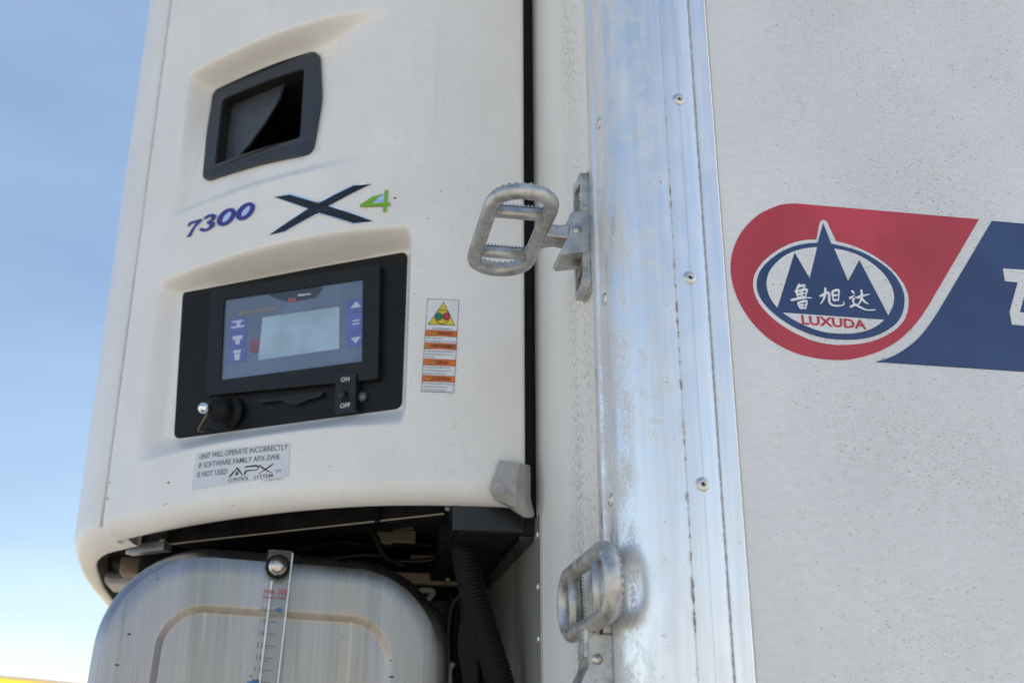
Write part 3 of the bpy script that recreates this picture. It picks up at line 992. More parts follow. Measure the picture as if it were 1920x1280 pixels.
# capped socket and its chain
c_ = Z3([(430, 1065)])[0]; ax_ = (-FN[0] * 1 + FD[0] * 0.35, -FN[1] + FD[1] * 0.35, -0.10)
so = floor_map(c_[0] - .012, c_[1], .0016)
lathe('socket_body', [(0.026, 0), (0.026, .006), (.020, .008), (.020, .020), (.0225, .021), (.0225, .036), (.017, .039), (.017, .046), (.010, .048)], so, ax_, M_RUBBER, panel, 24)
kb = Vector(so) + Vector(ax_).normalized() * 0.050
lathe('socket_knob', [(0.004, -.004), (.006, -.002), (.0088, .002), (.0098, .007), (.0085, .012), (.005, .0150), (.001, .016)], kb, ax_, M_CHROME, panel, 20)
ch = [Vector(kb) + Vector((0.001, -.002, -.008)), Vector(kb) + Vector((-.006, .004, -.020)), Vector(kb) + Vector((-.012, .012, -.034)), Vector(floor_map(c_[0] + .030, 2.262, .004))]
tube('socket_chain', catmull(ch, 6), 0.0014, plain('chain_brass', (0.20, 0.15, 0.08), 0.35, 0.8), panel, 6)

# ------------------------------------------------------------------ badges
SQ = lambda pts: [on_surf(a, b) for a, b in pts]
B2 = lambda pts: SQ([(340 + a / 4.5714, 330 + b / 4.5714) for a, b in pts])
def badge(name, poly, mat, parent, grow=0.0016, step=0.008, holes=(), h=0.0034):
    poly = [np.array(p) for p in poly]
    base = prism(name, densify(inset_poly(poly, -grow), step), shell_map, 0.0, h - .0006, M_CHROME, parent)
    prism('badge_face', densify(poly, step), shell_map, h - .0006, h, mat, base, holes=[densify(q, step) for q in holes])
    return base
xb = badge('letter_badge', B2([(808, 188), (938, 168), (1185, 240), (1480, 90), (1630, 76), (1262, 262), (1640, 392), (1480, 408), (1178, 318), (890, 480), (768, 508), (1100, 285)]), M_BADGEK, unit, 0.0024)
xb['label'] = 'black letter X badge edged in chrome'
four = B2([(1748, 128), (1776, 128), (1772, 232), (1794, 234), (1794, 264), (1770, 266), (1758, 314), (1728, 318), (1730, 270), (1540, 276), (1532, 262), (1640, 186), (1722, 164), (1640, 232), (1620, 242), (1738, 236)])
fb = prism('number_badge', densify(B2([(1748, 128), (1776, 128), (1772, 232), (1794, 234), (1794, 264), (1770, 266), (1758, 314), (1728, 318), (1730, 270), (1540, 276), (1532, 262), (1640, 186), (1722, 162), (1740, 150)]), .006), shell_map, 0.0, 0.0024, M_CHROME, unit)
fb['label'] = 'green figure 4 badge'
for q in ([(1748, 128), (1776, 128), (1760, 314), (1730, 318)], [(1532, 262), (1640, 186), (1722, 164), (1632, 238), (1600, 244)], [(1540, 246), (1794, 234), (1794, 264), (1540, 276)]):
    prism('badge_face', densify(B2(q), .006), shell_map, 0.0024, 0.0032 + 0.0002 * len(fb.children), M_BADGEG, fb)
def ell(cx_, cy_, a, b, rot, n=26, ph=0):
    out = []
    for k in range(n):
        t = 2 * math.pi * k / n
        x, y = a * math.cos(t), b * math.sin(t)
        out.append((cx_ + x * math.cos(rot) - y * math.sin(rot), cy_ + x * math.sin(rot) + y * math.cos(rot)))
    return out
for (cx_, cy_) in ((396, 358), (558, 309)):
    oo = B2(ell(cx_, cy_, 96, 56, math.radians(-42)))
    ii = B2(ell(cx_ + 2, cy_ - 2, 56, 25, math.radians(-50)))
    b_ = prism('number_badge', inset_poly(oo, -.0012), shell_map, 0, .0026, M_CHROME, unit)
    b_['label'] = 'blue figure 0 badge with chrome centre'
    prism('badge_face', oo, shell_map, .0026, .0034, M_BADGEB, b_, holes=[ii])
sv = B2([(78, 404), (180, 372), (190, 384), (128, 450), (92, 524), (56, 530), (100, 462), (140, 402), (96, 418), (72, 440), (66, 434)])
b_ = badge('number_badge', sv, M_BADGEB, unit, .0008)
b_['label'] = 'blue figure 7 badge'
th = B2([(196, 368), (240, 338), (290, 330), (312, 346), (300, 374), (272, 394), (298, 402), (296, 432), (258, 466), (206, 484), (168, 474), (166, 456), (198, 450), (216, 462), (244, 446), (254, 422), (232, 412), (226, 402), (262, 380), (270, 360), (252, 356), (220, 376)])
b_ = badge('number_badge', th, M_BADGEB, unit, .0008)
b_['label'] = 'blue figure 3 badge'
mk = B2([(1816, 188), (1842, 184), (1842, 194), (1820, 197)])
prism('badge_mark', mk, shell_map, 0, .0008, M_INK, unit)

# ------------------------------------------------------------------ stickers
def grid_quad(name, quad, mat, parent, nu, nv, off, mp):
    a, b, c, d = [np.array(q) for q in quad]     # top-left, top-right, bottom-right, bottom-left
    v = []; f = []
    for j in range(nv + 1):
        for i in range(nu + 1):
            s, t = i / nu, j / nv
            p = (1 - t) * ((1 - s) * a + s * b) + t * ((1 - s) * d + s * c)
            v.append(mp(p[0], p[1], off))
    for j in range(nv):
        for i in range(nu):
            k = j * (nu + 1) + i
            f.append((k, k + 1, k + nu + 2, k + nu + 1))
    return mesh_obj(name, v, f, mat, parent, True)
class Sheet:
    """sticker coordinates 0..1 across and down, on the shell"""
    def __init__(self, quad_px):
        self.q = [np.array(on_surf(a, b)) for a, b in quad_px]
    def __call__(self, s, t):
        a, b, c, d = self.q
        return (1 - t) * ((1 - s) * a + s * b) + t * ((1 - s) * d + s * c)
    def poly(self, pts):
        return [self(*p) for p in pts]
s1 = Sheet([(368, 849), (544, 829), (541, 893), (360, 919)])
st = grid_quad('notice_sticker', s1.q, M_STICKC, unit, 16, 6, 0.0007, shell_map)
st['label'] = 'pale software notice sticker lettered in grey'
def txt_px(s, x0, y0, x1, y1, hpx, off, mat, parent, bold=0.0, shear=0.0):
    p0 = np.array(on_surf(x0, y0)); p1 = np.array(on_surf(x1, y1)); u = np.array(on_surf(x0, y0 - hpx)) - p0
    u[0] = 0
    return lettering('lettering', s, p0, p1, u, shell_map, off, mat, parent, bold, shear)
N5 = lambda a, b: (340 + a / 7.3846, 810 + b / 7.3846)
def n5(s, a0, b0, a1, b1, h, mat=M_INKG, bold=0.004):
    x0, y0 = N5(a0, b0); x1, y1 = N5(a1, b1)
    txt_px(s, x0, y0, x1, y1, h / 7.3846, 0.0011, mat, st, bold)
n5('UNIT WILL OPERATE INCORRECTLY', 256, 378, 1478, 244, 72)
n5('IF SOFTWARE FAMILY APX-SW8', 244, 502, 1356, 380, 72)
n5('IS NOT USED', 224, 626, 640, 578, 70)
n5('CONTROL', 655, 692, 940, 660, 50)
n5('SYSTEM', 1005, 652, 1270, 622, 48)
n5('TM', 1300, 560, 1380, 552, 34, M_INKG, 0.0)
n5('62-12398-00 REV A', 1140, 682, 1410, 654, 20, M_INKG, 0.0)
def n5poly(pts):
    return [np.array(on_surf(*N5(a, b))) for a, b in pts]
for pts, w in (([(668, 622), (785, 492)], .0030), ([(770, 490), (858, 600)], .0030), ([(884, 596), (905, 540), (1040, 526)], .0028), ([(885, 484), (1040, 466), (1078, 492), (1040, 526)], .0026),
               ([(1085, 458), (1170, 520), (1260, 565)], .0022), ([(1278, 438), (1170, 515), (1075, 580)], .0022)):
    v, f = stroke(n5poly(pts), w, shell_map, 0.0012)
    mesh_obj('lettering', v, f, M_INK, st)
prism('lettering', n5poly([(748, 598), (775, 535), (798, 590)]), shell_map, 0.0008, 0.0012, M_INK, st)

W4 = lambda a, b: (760 + a / 6.0952, 540 + b / 6.0952)
wq = [W4(252, 122), W4(616, 138), W4(556, 1198), W4(180, 1184)]
s2 = Sheet(wq)
ws_b = grid_quad('warning_sticker', s2.q, M_INKG, unit, 6, 14, 0.0006, shell_map)
ws_b['label'] = 'tall white warning sticker with yellow triangle and four orange headings'
s2.q = [q for q in s2.q]
ws = grid_quad('sticker_face', s2.poly([(0.016, 0.006), (0.984, 0.006), (0.984, 0.994), (0.016, 0.994)]), M_STICK, ws_b, 6, 14, 0.0009, shell_map)
def sp(name, pts, mat, lo, hi, step=0.01):
    return prism(name, densify(s2.poly(pts), step), shell_map, lo, hi, mat, ws_b)
sp('triangle_edge', [(0.52, 0.030), (0.925, 0.286), (0.065, 0.286)], M_INK, .0009, .0012)
sp('triangle', [(0.52, 0.042), (0.90, 0.280), (0.095, 0.280)], M_YELLOW, .0012, .0015)
def circ(cx_, cy_, r, n=22, asp=0.345):
    return [(cx_ + r * math.cos(2 * math.pi * k / n), cy_ + r * asp * math.sin(2 * math.pi * k / n)) for k in range(n)]
prism('ring', s2.poly(circ(0.505, 0.197, 0.232)), shell_map, .0015, .0018, M_INK, ws_b, holes=[s2.poly(circ(0.505, 0.197, 0.215))])
sp('green_disc', circ(0.39, 0.196, 0.122), M_INK, .0015, .0019)
sp('green_disc', circ(0.39, 0.196, 0.108), M_GREEN, .0019, .0021)
sp('red_disc', circ(0.622, 0.193, 0.122), M_INK, .0015, .0019)
sp('red_disc', circ(0.622, 0.193, 0.108), M_RED, .0019, .0021)
def wtxt(s, x0, x1, y, h, mat=M_INKG, bold=0.004, off=.0016):
    p0, p1 = s2(x0, y), s2(x1, y); u = s2(x0, y - h) - p0
    lettering('lettering', s, p0, p1, u, shell_map, off, mat, ws_b, bold)
wtxt('62-04193-00 REV A', 0.22, 0.82, 0.336, 0.018, M_INKG, 0.0)
heads = [(0.346, 0.407, 'WARNING', 0.37, 0.86, ['Unit may start', 'automatically at any time'], [0.56, 0.97], [0.437, 0.471]),
         (0.484, 0.546, 'AVERTISSEMENT', 0.19, 0.985, ['Le groupe peut démarrer', 'automatiquement à tout', 'moment'], [0.93, 0.90, 0.33], [0.578, 0.610, 0.641]),
         (0.656, 0.719, 'ATENÇÃO', 0.38, 0.77, ['A unidade pode iniciar', '-se automaticamente a', 'qualquer momento'], [0.85, 0.85, 0.73], [0.750, 0.783, 0.815]),
         (0.829, 0.890, 'ADVERTENCIA', 0.29, 0.87, ['La unidad puede iniciarse', 'automáticamente en', 'cualquier momento'], [0.97, 0.78, 0.75], [0.921, 0.953, 0.985])]
for (y0, y1, hd, x0, x1, lines, xe, yb) in heads:
    sp('heading_edge', [(0.0, y0 - .004), (1.0, y0 - .004), (1.0, y1 + .004), (0.0, y1 + .004)], M_INKG, .0009, .0012)
    sp('heading_band', [(0.014, y0), (0.986, y0), (0.986, y1), (0.014, y1)], M_ORANGE, .0012, .0014)
    tx = x0 - 0.11
    sp('heading_sign', [(tx, y0 + .008), (tx + .075, y1 - .008), (tx - .075, y1 - .008)], M_INK, .0014, .0017)
    sp('heading_sign', [(tx, y0 + .018), (tx + .052, y1 - .012), (tx - .052, y1 - .012)], M_YELLOW, .0017, .0019)
    sp('heading_sign', [(tx - .007, y0 + .028), (tx + .007, y0 + .028), (tx + .005, y1 - .016), (tx - .005, y1 - .016)], M_INK, .0019, .0021)
    wtxt(hd, x0, x1, y1 - .013, (y1 - y0) * 0.58, M_INK, 0.01, .0018)
    for l, e, yy in zip(lines, xe, yb):
        wtxt(l, 0.035, e, yy, 0.0185, M_INKG, 0.0, .0013)

# scuffs and chips on the door
for (x, y, w, h, a) in ((316, 904, 6, 5, .5), (206, 904, 5, 2.2, .3), (202, 934, 4, 4, .2), (803, 409, 4, 2.4, .4), (436, 947, 4, 2, .8), (310, 945, 9, 1.2, .5), (825, 412, 2.5, 2, 0), (770, 713, 2.5, 1.5, 0)):
    pts = []
    for k in range(9):
        t = 2 * math.pi * k / 9; rr = random.uniform(.55, 1.1)
        xx, yy = w * rr * math.cos(t), h * rr * math.sin(t)
        pts.append((x + .5 * (xx * math.cos(a) + yy * math.sin(a)), y + .5 * (-xx * math.sin(a) + yy * math.cos(a))))
    prism('scuff', SQ(pts), shell_map, 0.0, 0.0004, plain('scuff_grey', (0.16, 0.15, 0.14), 0.6), unit)

# ------------------------------------------------------------------ underframe of the unit
def zplane(px_, py_, z):
    p = isec(px_, py_, 2, z); return np.array((p[0], p[1]))
ZR = 2.100
A_ = zplane(834, 962, ZR); B_ = zplane(312, 1020, ZR)
dAB = (B_ - A_) / np.linalg.norm(B_ - A_); nAB = np.array((-dAB[1], dAB[0]));
if nAB[1] < 0: nAB = -nAB
def rail_map(u, v, off):
    p = A_ + dAB * u - nAB * off
    return (p[0], p[1], v)
LAB = np.linalg.norm(B_ - A_)
prism('lower_rail', [(0, ZR), (LAB, ZR), (LAB, ZR + .026), (0, ZR + .026)], rail_map, -0.003, 0.0, M_STEELK, unit)
v, f = tube_geo([rail_map(0.0, ZR - .0005, 0.001), rail_map(LAB, ZR - .0005, 0.001)], 0.0016, 6)
mesh_obj('rail_highlight', v, f, plain('edge_highlight', (0.30, 0.28, 0.25), 0.35, 0.6), unit)  # pale tone paints the highlight along the rail's lower edge
prism('rail_return', [(0, ZR + .0015), (LAB, ZR + .0015), (LAB, ZR + .004), (0, ZR + .004)], rail_map, -0.07, -0.003, M_STEELK, unit)
prism('rail_bracket', [(0.115, ZR - .004), (0.122, ZR - .004), (0.122, ZR + .024), (0.115, ZR + .024)], rail_map, 0.0005, 0.006, M_STEELK, unit)
lathe('rail_bolt', [(.007, 0), (.007, .005), (.004, .008), (.001, .009)], rail_map(LAB + .006, ZR + .007, 0.0), (-nAB[0], -nAB[1], 0), M_BOLT, unit, 12)
lathe('rail_bolt', [(.006, 0), (.006, .005), (.004, .008), (.001, .009)], rail_map(-.008, ZR + .007, 0.0), (-nAB[0], -nAB[1], 0), M_ALU, unit, 12)
# far end of the rail, grey where it leaves the shell
c0 = zplane(235, 1038, 2.088); c1 = zplane(306, 1030, 2.088)
dd = (c1 - c0); ln = np.linalg.norm(dd); dd /= ln; nn = np.array((-dd[1], dd[0])); nn = nn if nn[1] > 0 else -nn
prism('rail_end', [(0, 2.088), (ln, 2.088), (ln, 2.104), (0, 2.104)], lambda u, v, o: (c0[0] + dd[0] * u - nn[0] * o, c0[1] + dd[1] * u - nn[1] * o, v), -0.02, 0.0, M_ALU, unit)
# black box in the corner beside the trailer wall
box('corner_bracket', (-0.128, 0.508, 2.062), (-0.020, 0.70, 2.105), M_STEELK, unit, 0.004)
prism('bracket_flange', [(0.52, 2.052), (0.86, 2.052), (0.86, 2.060), (0.52, 2.060)], lambda u, v, o: (-0.0035 - o, u, v), 0, 0.022, M_STEELK, unit)
# machinery behind: dark casing, board, pipes
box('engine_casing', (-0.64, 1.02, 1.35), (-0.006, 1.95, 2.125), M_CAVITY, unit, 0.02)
box('casing_panel', (-0.30, 0.985, 1.45), (-0.012, 1.018, 2.04), plain('casing_dark', (0.014, 0.014, 0.013), 0.35), unit, 0.006)
a0 = isec(742, 1068, 1, 0.95); a1 = isec(872, 1100, 1, 0.95)
box('cross_board', (a0[0] - .02, 0.93, a1[2]), (a1[0] + .02, 0.955, a1[2] + .020), M_WOOD, unit, 0.002)
for (xa, ya, xb_, yb_, yy, hh) in ((705, 996, 738, 1018, .80, .010), (736, 994, 780, 1016, .80, .012), (742, 980, 776, 990, .78, .006), (770, 1042, 860, 1050, .86, .006)):
    q0 = isec(xa, yb_, 1, yy); q1 = isec(xb_, ya, 1, yy)
    box('inner_reflection', (q0[0], yy, q0[2]), (q1[0], yy + .01, q1[2]), plain('reflection_tan', (0.12, 0.10, 0.07), 0.4), unit, 0.002)  # tan colour paints in beige reflections on the shiny black surfaces here
def pp(pts, yy):
    return [Vector(isec(a, b, 1, yy)) for a, b in pts]
tube('inner_pipe', catmull(pp([(778, 1108), (800, 1106), (812, 1110), (800, 1126)], .90), 5), 0.0055, M_WPIPE, unit, 8)
tube('inner_pipe', catmull(pp([(838, 1088), (848, 1068), (856, 1050)], .90), 4), 0.0035, M_WPIPE, unit, 8)
tube('inner_pipe', catmull(pp([(868, 1112), (848, 1132), (840, 1180), (842, 1230)], .92), 5), 0.004, plain('pipe_dark', (0.06, 0.06, 0.05), 0.5), unit, 8)
tube('cable_tie', catmull(pp([(834, 1243), (840, 1252), (842, 1300)], .90), 4), 0.006, M_ICON, unit, 8)
tube('cable_tie', catmull(pp([(850, 1242), (844, 1252), (842, 1262)], .90), 4), 0.0045, M_ICON, unit, 8)
for (pts, yy, rad, mt) in (([(560, 1030), (640, 1016), (700, 1024), (790, 1020), (850, 1034)], .88, .006, M_RUBBER), ([(600, 1050), (690, 1040), (760, 1052), (830, 1046)], .86, .0045, M_STEELK),
                         ([(690, 985), (706, 1010), (722, 1044), (760, 1062)], .80, .005, M_RUBBER), ([(842, 1110), (856, 1150), (850, 1210), (862, 1290)], .94, .007, M_RUBBER),
                         ([(812, 1140), (832, 1170), (826, 1230), (836, 1300)], .95, .005, M_STEELK), ([(380, 1010), (470, 1006), (560, 990), (680, 984)], .95, .006, M_RUBBER)):
    tube('inner_cable', catmull(pp(pts, yy), 6), rad, mt, unit, 8)
# beams by the front cover
q0 = isec(222, 1074, 1, 1.10); q1 = isec(300, 1044, 1, 1.10)
box('tan_block', (q0[0], 1.10, q0[2]), (q1[0], 1.22, q1[2]), M_WOOD, unit, 0.006)
q0 = isec(194, 1092, 1, 1.18); q1 = isec(260, 1070, 1, 1.18)
box('grey_bar', (q0[0], 1.18, q0[2]), (q1[0], 1.30, q1[2]), M_ALU, unit, 0.008)

# ------------------------------------------------------------------ tank
tank = empty('fuel_tank', 'stained stainless steel tank with sight gauge, hung below the refrigeration unit', 'tank')
TY = 0.70
xl = isec(146, 1270, 1, TY)[0]; xr = isec(828, 1270, 1, TY)[0]; ztop = isec(500, 1028, 1, TY)[2]
TW2 = (xr - xl) / 2 + 0.004; THH = 0.31; tcx = (xl + xr) / 2; tcz = ztop - THH
ROLL = math.radians(2.6)
def tank_pt(u, w, y):
    c, s = math.cos(ROLL), math.sin(ROLL)
    return (tcx + 0.006 + u * c + w * s, y, tcz - u * s + w * c)
def rr_loop(hx, hz, r, n=16):
    out = []
    for sx, sz, a0 in ((1, 1, 0), (-1, 1, 90), (-1, -1, 180), (1, -1, 270)):
        for k in range(n + 1):
            a = math.radians(a0 + 90 * k / n)
            out.append((sx * (hx - r) + r * math.cos(a), sz * (hz - r) + r * math.sin(a)))
    # straight runs get points as well
    return [tuple(q) for q in densify(out, 0.02)]
NT = None
prof_t = [(0.0, 0.27), (0.0, 0.06), (0.0005, 0.040), (0.004, 0.024), (0.011, 0.011), (0.021, 0.003), (0.033, 0.0005), (0.045, 0.0), (0.049, 0.0), (0.0925, 0.0), (0.0950, 0.0), (0.0964, 0.0005), (0.1050, 0.0070), (0.1065, 0.0076), (0.1090, 0.0076), (0.130, 0.0076)]
base_loop = rr_loop(TW2, THH, 0.165)
def inset_loop(d):
    hx, hz = TW2 - d, THH - d
    r = max(0.165 - d, 0.03) if d < 0.088 else max(0.075 - (d - 0.09), 0.02)
    out = []
    for sx, sz, a0 in ((1, 1, 0), (-1, 1, 90), (-1, -1, 180), (1, -1, 270)):
        for k in range(17):
            a = math.radians(a0 + 90 * k / 16)
            out.append((sx * (hx - r) + r * math.cos(a), sz * (hz - r) + r * math.sin(a)))
    return out
tv, tf = [], []
ring_n = 68
for (d, y) in prof_t:
    for q in inset_loop(d):
        tv.append(tank_pt(q[0], q[1], TY + y))
for i in range(len(prof_t) - 1):
    for k in range(ring_n):
        tf.append((i * ring_n + k, i * ring_n + (k + 1) % ring_n, (i + 1) * ring_n + (k + 1) % ring_n, (i + 1) * ring_n + k))
tf.append(tuple((len(prof_t) - 1) * ring_n + k for k in range(ring_n)))
tf.append(tuple(range(ring_n)))
tb = mesh_obj('tank_body', tv, tf, M_TANK, tank, True)
tb.data.set_sharp_from_angle(angle=math.radians(24))
# weld seam where the end is joined to the wall of the tank
seam_ = [tank_pt(q[0], q[1], TY + 0.068) for q in inset_loop(-0.0015)]
v, f = tube_geo(seam_, 0.0028, 6, True)
mesh_obj('weld_seam', v, f, plain('weld_grey', (0.30, 0.29, 0.28), 0.5, 0.6, 0.3, 150, 0.5, 300), tank, True)

# sight gauge
def gauge_pt(px_, py_, off=0.0):
    p = isec(px_, py_, 1, TY - 0.020)
    return Vector((p[0], TY - 0.020 - off, p[2]))
ga = gauge_pt(526, 1032); gb = gauge_pt(494, 1300)
gdir = (gb - ga).normalized(); gr = Vector((-gdir.z, 0, gdir.x)); gr = gr if gr.x > 0 else -gr
gl = (gb - ga).length
def gmap(u, v, off):
    p = ga + gdir * v + gr * u
    return (p.x, p.y - off, p.z)
GW = 0.0185
gauge = prism('sight_gauge', [(-GW, 0), (GW, 0), (GW, gl + .2), (-GW, gl + .2)], gmap, -0.004, 0.004, M_CLEAR, tank)
gauge['label'] = 'clear acrylic sight gauge strip with printed scale'
for u, w_ in ((-GW * 0.42, .0014), (GW + .0008, .0011)):
    prism('gauge_glint', [(u - w_, 0.048 if u < 0 else 0.003), (u + w_, 0.048 if u < 0 else 0.003), (u + w_, gl + .2), (u - w_, gl + .2)], gmap, -0.004, 0.0048, M_EDGE_GLINT, gauge)  # white strips paint in the light caught by the acrylic edges
bc = gmap(-.001, 0.026, 0.0045)
lathe('gauge_seal', [(.0185, -.002), (.0190, .001), (.0180, .004), (.0150, .0048), (.0148, .001)], bc, (0, -1, 0), M_RUBBER, gauge, 28)
lathe('gauge_bolt', [(.0150, 0), (.0150, .004), (.0125, .0075), (.0098, .008), (.0098, .011), (.0085, .0125), (.001, .0128)], bc, (0, -1, 0), M_BOLT, gauge, 28)
lettering('lettering', 'max 200', gmap2 if False else (-GW * .95, 0.068), (GW * .95, 0.068), (0, -0.0085), gmap, 0.0052, M_INKRED, gauge, bold=0.008)
prism('scale_line', [(-GW, .0735), (GW * .9, .0735), (GW * .9, .0747), (-GW, .0747)], gmap, .0045, .0052, M_INKRED, gauge)
yk = 0.092
for k, num in enumerate(range(16, 4, -1)):
    prism('scale_line', [(-GW * .30, yk), (GW * .45, yk), (GW * .45, yk + .0010), (-GW * .30, yk + .0010)], gmap, .0045, .0052, M_INKG, gauge)
    lettering('lettering', str(num), (-GW * .93, yk + .0035), (-GW * .48, yk + .0035), (0, -0.0070), gmap, 0.0052, M_INKG, gauge)
    yk += 0.0178
prism('scale_arrow', [(GW * .1, .091), (GW * .55, .0870), (GW * .80, .0915), (GW * .55, .0960)], gmap, .0045, .0050, M_INKBL, gauge)
prism('scale_arrow', [(-GW * 1.45, .2015), (-GW * .95, .1960), (-GW * .45, .1960), (-GW * .45, .2070), (-GW * .95, .2070)], gmap, .0040, .0049, M_INKBL, gauge)
# nicks on the tank face
for (x, y, w, h) in ((242, 1188, 8, 4), (219, 1246, 12, 4), (735, 1268, 12, 4), (733, 1237, 4, 3), (498, 1064, 10, 2)):
    pts = []
    for k in range(8):
        t = 2 * math.pi * k / 8; rr = random.uniform(.5, 1.1)
        p = isec(x + .55 * w * rr * math.cos(t), y + .55 * h * rr * math.sin(t), 1, TY)
        pts.append((p[0], p[2]))
    prism('nick', pts, lambda u, v, o: (u, TY - o, v), 0.0, 0.0006, M_INK, tank)

# ------------------------------------------------------------------ corrugated hose
hp = catmull([Vector(isec(a, b, 1, yy)) for a, b, yy in ((866, 978, .640), (872, 1040, .635), (884, 1100, .628), (904, 1170, .618), (926, 1240, .605), (950, 1320, .595), (975, 1400, .585), (1010, 1560, .575), (1030, 1800, .57))], 60)
hp = [Vector(p) for p in hp]
L_ = 0; hpts = []; hr = []
acc = [0]
for a, b in zip(hp[:-1], hp[1:]): acc.append(acc[-1] + (b - a).length)
tot = acc[-1]; pitch_ = 0.0062; n_ = int(tot / pitch_ * 6)
xs = np.array([p.x for p in hp]); ys_ = np.array([p.y for p in hp]); zs = np.array([p.z for p in hp])
for k in range(n_ + 1):
    s = tot * k / n_
    hpts.append((np.interp(s, acc, xs), np.interp(s, acc, ys_), np.interp(s, acc, zs)))
    hr.append(0.0205 + 0.0013 * math.cos(2 * math.pi * k / 6))
v, f = tube_geo(hpts, hr, 20)
hose = mesh_obj('corrugated_hose', v, f, M_RUBBER, None, True)
tag(hose, 'black corrugated hose hanging beside the steel tank', 'hose')

# ------------------------------------------------------------------ folding steps on the front wall
def make_step(oy, oz, folded, label):
    root = empty('folding_step', label, 'step', 'folding steps on the trailer front')
    root.location = (0, oy, oz)
    def L(a, b, c):                                   # a: out from the wall, b: along the wall, c: up
        return Vector((-a, b, c))
    # mounting plate: thin back, raised rim, ribs
    z0, z1, y0, y1 = -0.080, 0.088, -0.013, 0.036
    plate_map = lambda u, v, o: L(o, u, v)
    outer = [(y0, z0 + .012), (y0 + .010, z0), (y1 - .004, z0), (y1, z0 + .008), (y1, z1 - .016), (y1 - .016, z1), (y0 + .002, z1), (y0, z1 - .004)]
    pl = prism('mounting_plate', outer, plate_map, -0.0005, 0.005, M_GALV, root)
    for (va, vb) in ((z0 + .012, -0.030), (0.030, z1 - .014)):
        h = rrect(y0 + .007, va, y1 - .006, vb, .007, 4)
        vlo, vhi = (z0, -0.022) if va < 0 else (0.024, z1)
        ou = round_poly([(y0, vlo), (y1, vlo), (y1, vhi), (y0, vhi)], .010, 4)
        r_ = prism('plate_rim', ou, plate_map, 0.0052, 0.0145, M_GALV, root, holes=[h])
        md = r_.modifiers.new('bevel', 'BEVEL'); md.width = 0.0016; md.segments = 2; md.limit_method = 'ANGLE'; md.angle_limit = math.radians(40)
        cz = (va + vb) / 2 + (0.012 if va > 0 else -0.012)
        v, f = lathe_geo([(.0078, .005), (.0078, .0085), (.0070, .0105), (.0042, .0112), (.0040, .0088), (.0005, .0086)], (0, (y0 + y1) / 2, cz), (-1, 0, 0), 16)
        mesh_obj('bolt', v, f, M_BOLT, root, True)
        cz2 = 0.040 if va > 0 else -0.040
        rb = prism('rib', [(y0 + .006, cz2 + .010), (y0 + .010, cz2 + .012), (y1 - .006, cz2 - .008), (y1 - .010, cz2 - .012)], plate_map, .0051, .0125, M_GALV, root)
    # hinge block: upper face plain, lower part sloping back towards the wall
    blk = [(0.0055, 0.026), (0.026, 0.026), (0.031, 0.021), (0.031, -0.006), (0.044, -0.032), (0.040, -0.037), (0.0055, -0.030)]
    v = []; f = []
    ya, yb = y0 - .001, y1 + .002
    bmap = lambda u, vv, o: L(u, o, vv)
    bo = prism('hinge_block', round_poly(blk, .003, 3), bmap, ya, yb, M_GALV, root)
    md = bo.modifiers.new('bevel', 'BEVEL'); md.width = 0.0022; md.segments = 2; md.limit_method = 'ANGLE'; md.angle_limit = math.radians(50)
    # swinging ring
    H = (0.030, 0.0)
    def Rg(a, b, c):
        a -= H[0]
        if folded:
            return L(0.0235 + a * 0.03 - c, b, a * 0.94 + 0.004)
        return L(H[0] + a, b, c)
    aI, aO, rr = 0.0660, 0.1400, 0.0097
    am, ah = (aI + aO) / 2, (aO - aI) / 2
    b0, b1 = -0.058, 0.080
    path = []
    for k in range(9): path.append((aI, b0 + (b1 - b0) * k / 8))
    for k in range(1, 14):
        t = math.pi * k / 14
        path.append((am - ah * math.cos(t), b1 + 0.042 * math.sin(t) ** 0.8))
    for k in range(9): path.append((aO, b1 + (b0 - b1) * k / 8))
    for k in range(1, 14):
        t = math.pi * k / 14
        path.append((am + ah * math.cos(t), b0 - 0.042 * math.sin(t) ** 0.8))
    c_ring = 0.0
    ring = []
    G = Geo(); v, f = tube_geo([Rg(a, b, c_ring) for a, b in path], rr, 12, True); G.add(v, f)
    go = G.obj('ring', M_GALV, root, True)
    for b in (-0.044, 0.070):
        v, f = tube_geo([Rg(aI, b, c_ring), Rg(am, b, c_ring), Rg(aO, b, c_ring)], 0.0080, 12)
        mesh_obj('cross_bar', v, f, M_GALV, root, True)
    # serrated tread on the upper side of ring and bars
    G = Geo()
    def teeth(pl, closed):
        acc = 0.0; P = densify([np.array(q) for q in pl], 0.0046, closed)
        for i in range(len(P) - (0 if closed else 1)):
            a = P[i]; b = P[(i + 1) % len(P)]
            t = (b - a) / (np.linalg.norm(b - a) + 1e-9); nn_ = np.array((-t[1], t[0])) * 0.0040
            m_ = (a + b) / 2
            q = [Rg(a[0] - nn_[0], a[1] - nn_[1], .0074), Rg(a[0] + nn_[0], a[1] + nn_[1], .0078), Rg(b[0] + nn_[0], b[1] + nn_[1], .0078), Rg(b[0] - nn_[0], b[1] - nn_[1], .0078),
                 Rg(m_[0] - nn_[0] * .7, m_[1] - nn_[1] * .7, .0120), Rg(m_[0] + nn_[0] * .7, m_[1] + nn_[1] * .7, .0120)]
            G.add(q, [(0, 1, 5, 4), (3, 4, 5, 2), (0, 4, 3), (1, 2, 5)])
    teeth(path, True)
    teeth([(aI, -0.044), (aO, -0.044)], False); teeth([(aI, 0.070), (aO, 0.070)], False)
    G.obj('serrated_tread', M_GALV, root)
    # arm joining ring and hinge
    arm = [(0.028, -0.010, 0.024), (0.045, -0.008, 0.022), (0.062, -0.010, 0.030)]
    v = []; f = []
    hw = [0.0110, 0.0095, 0.0095]
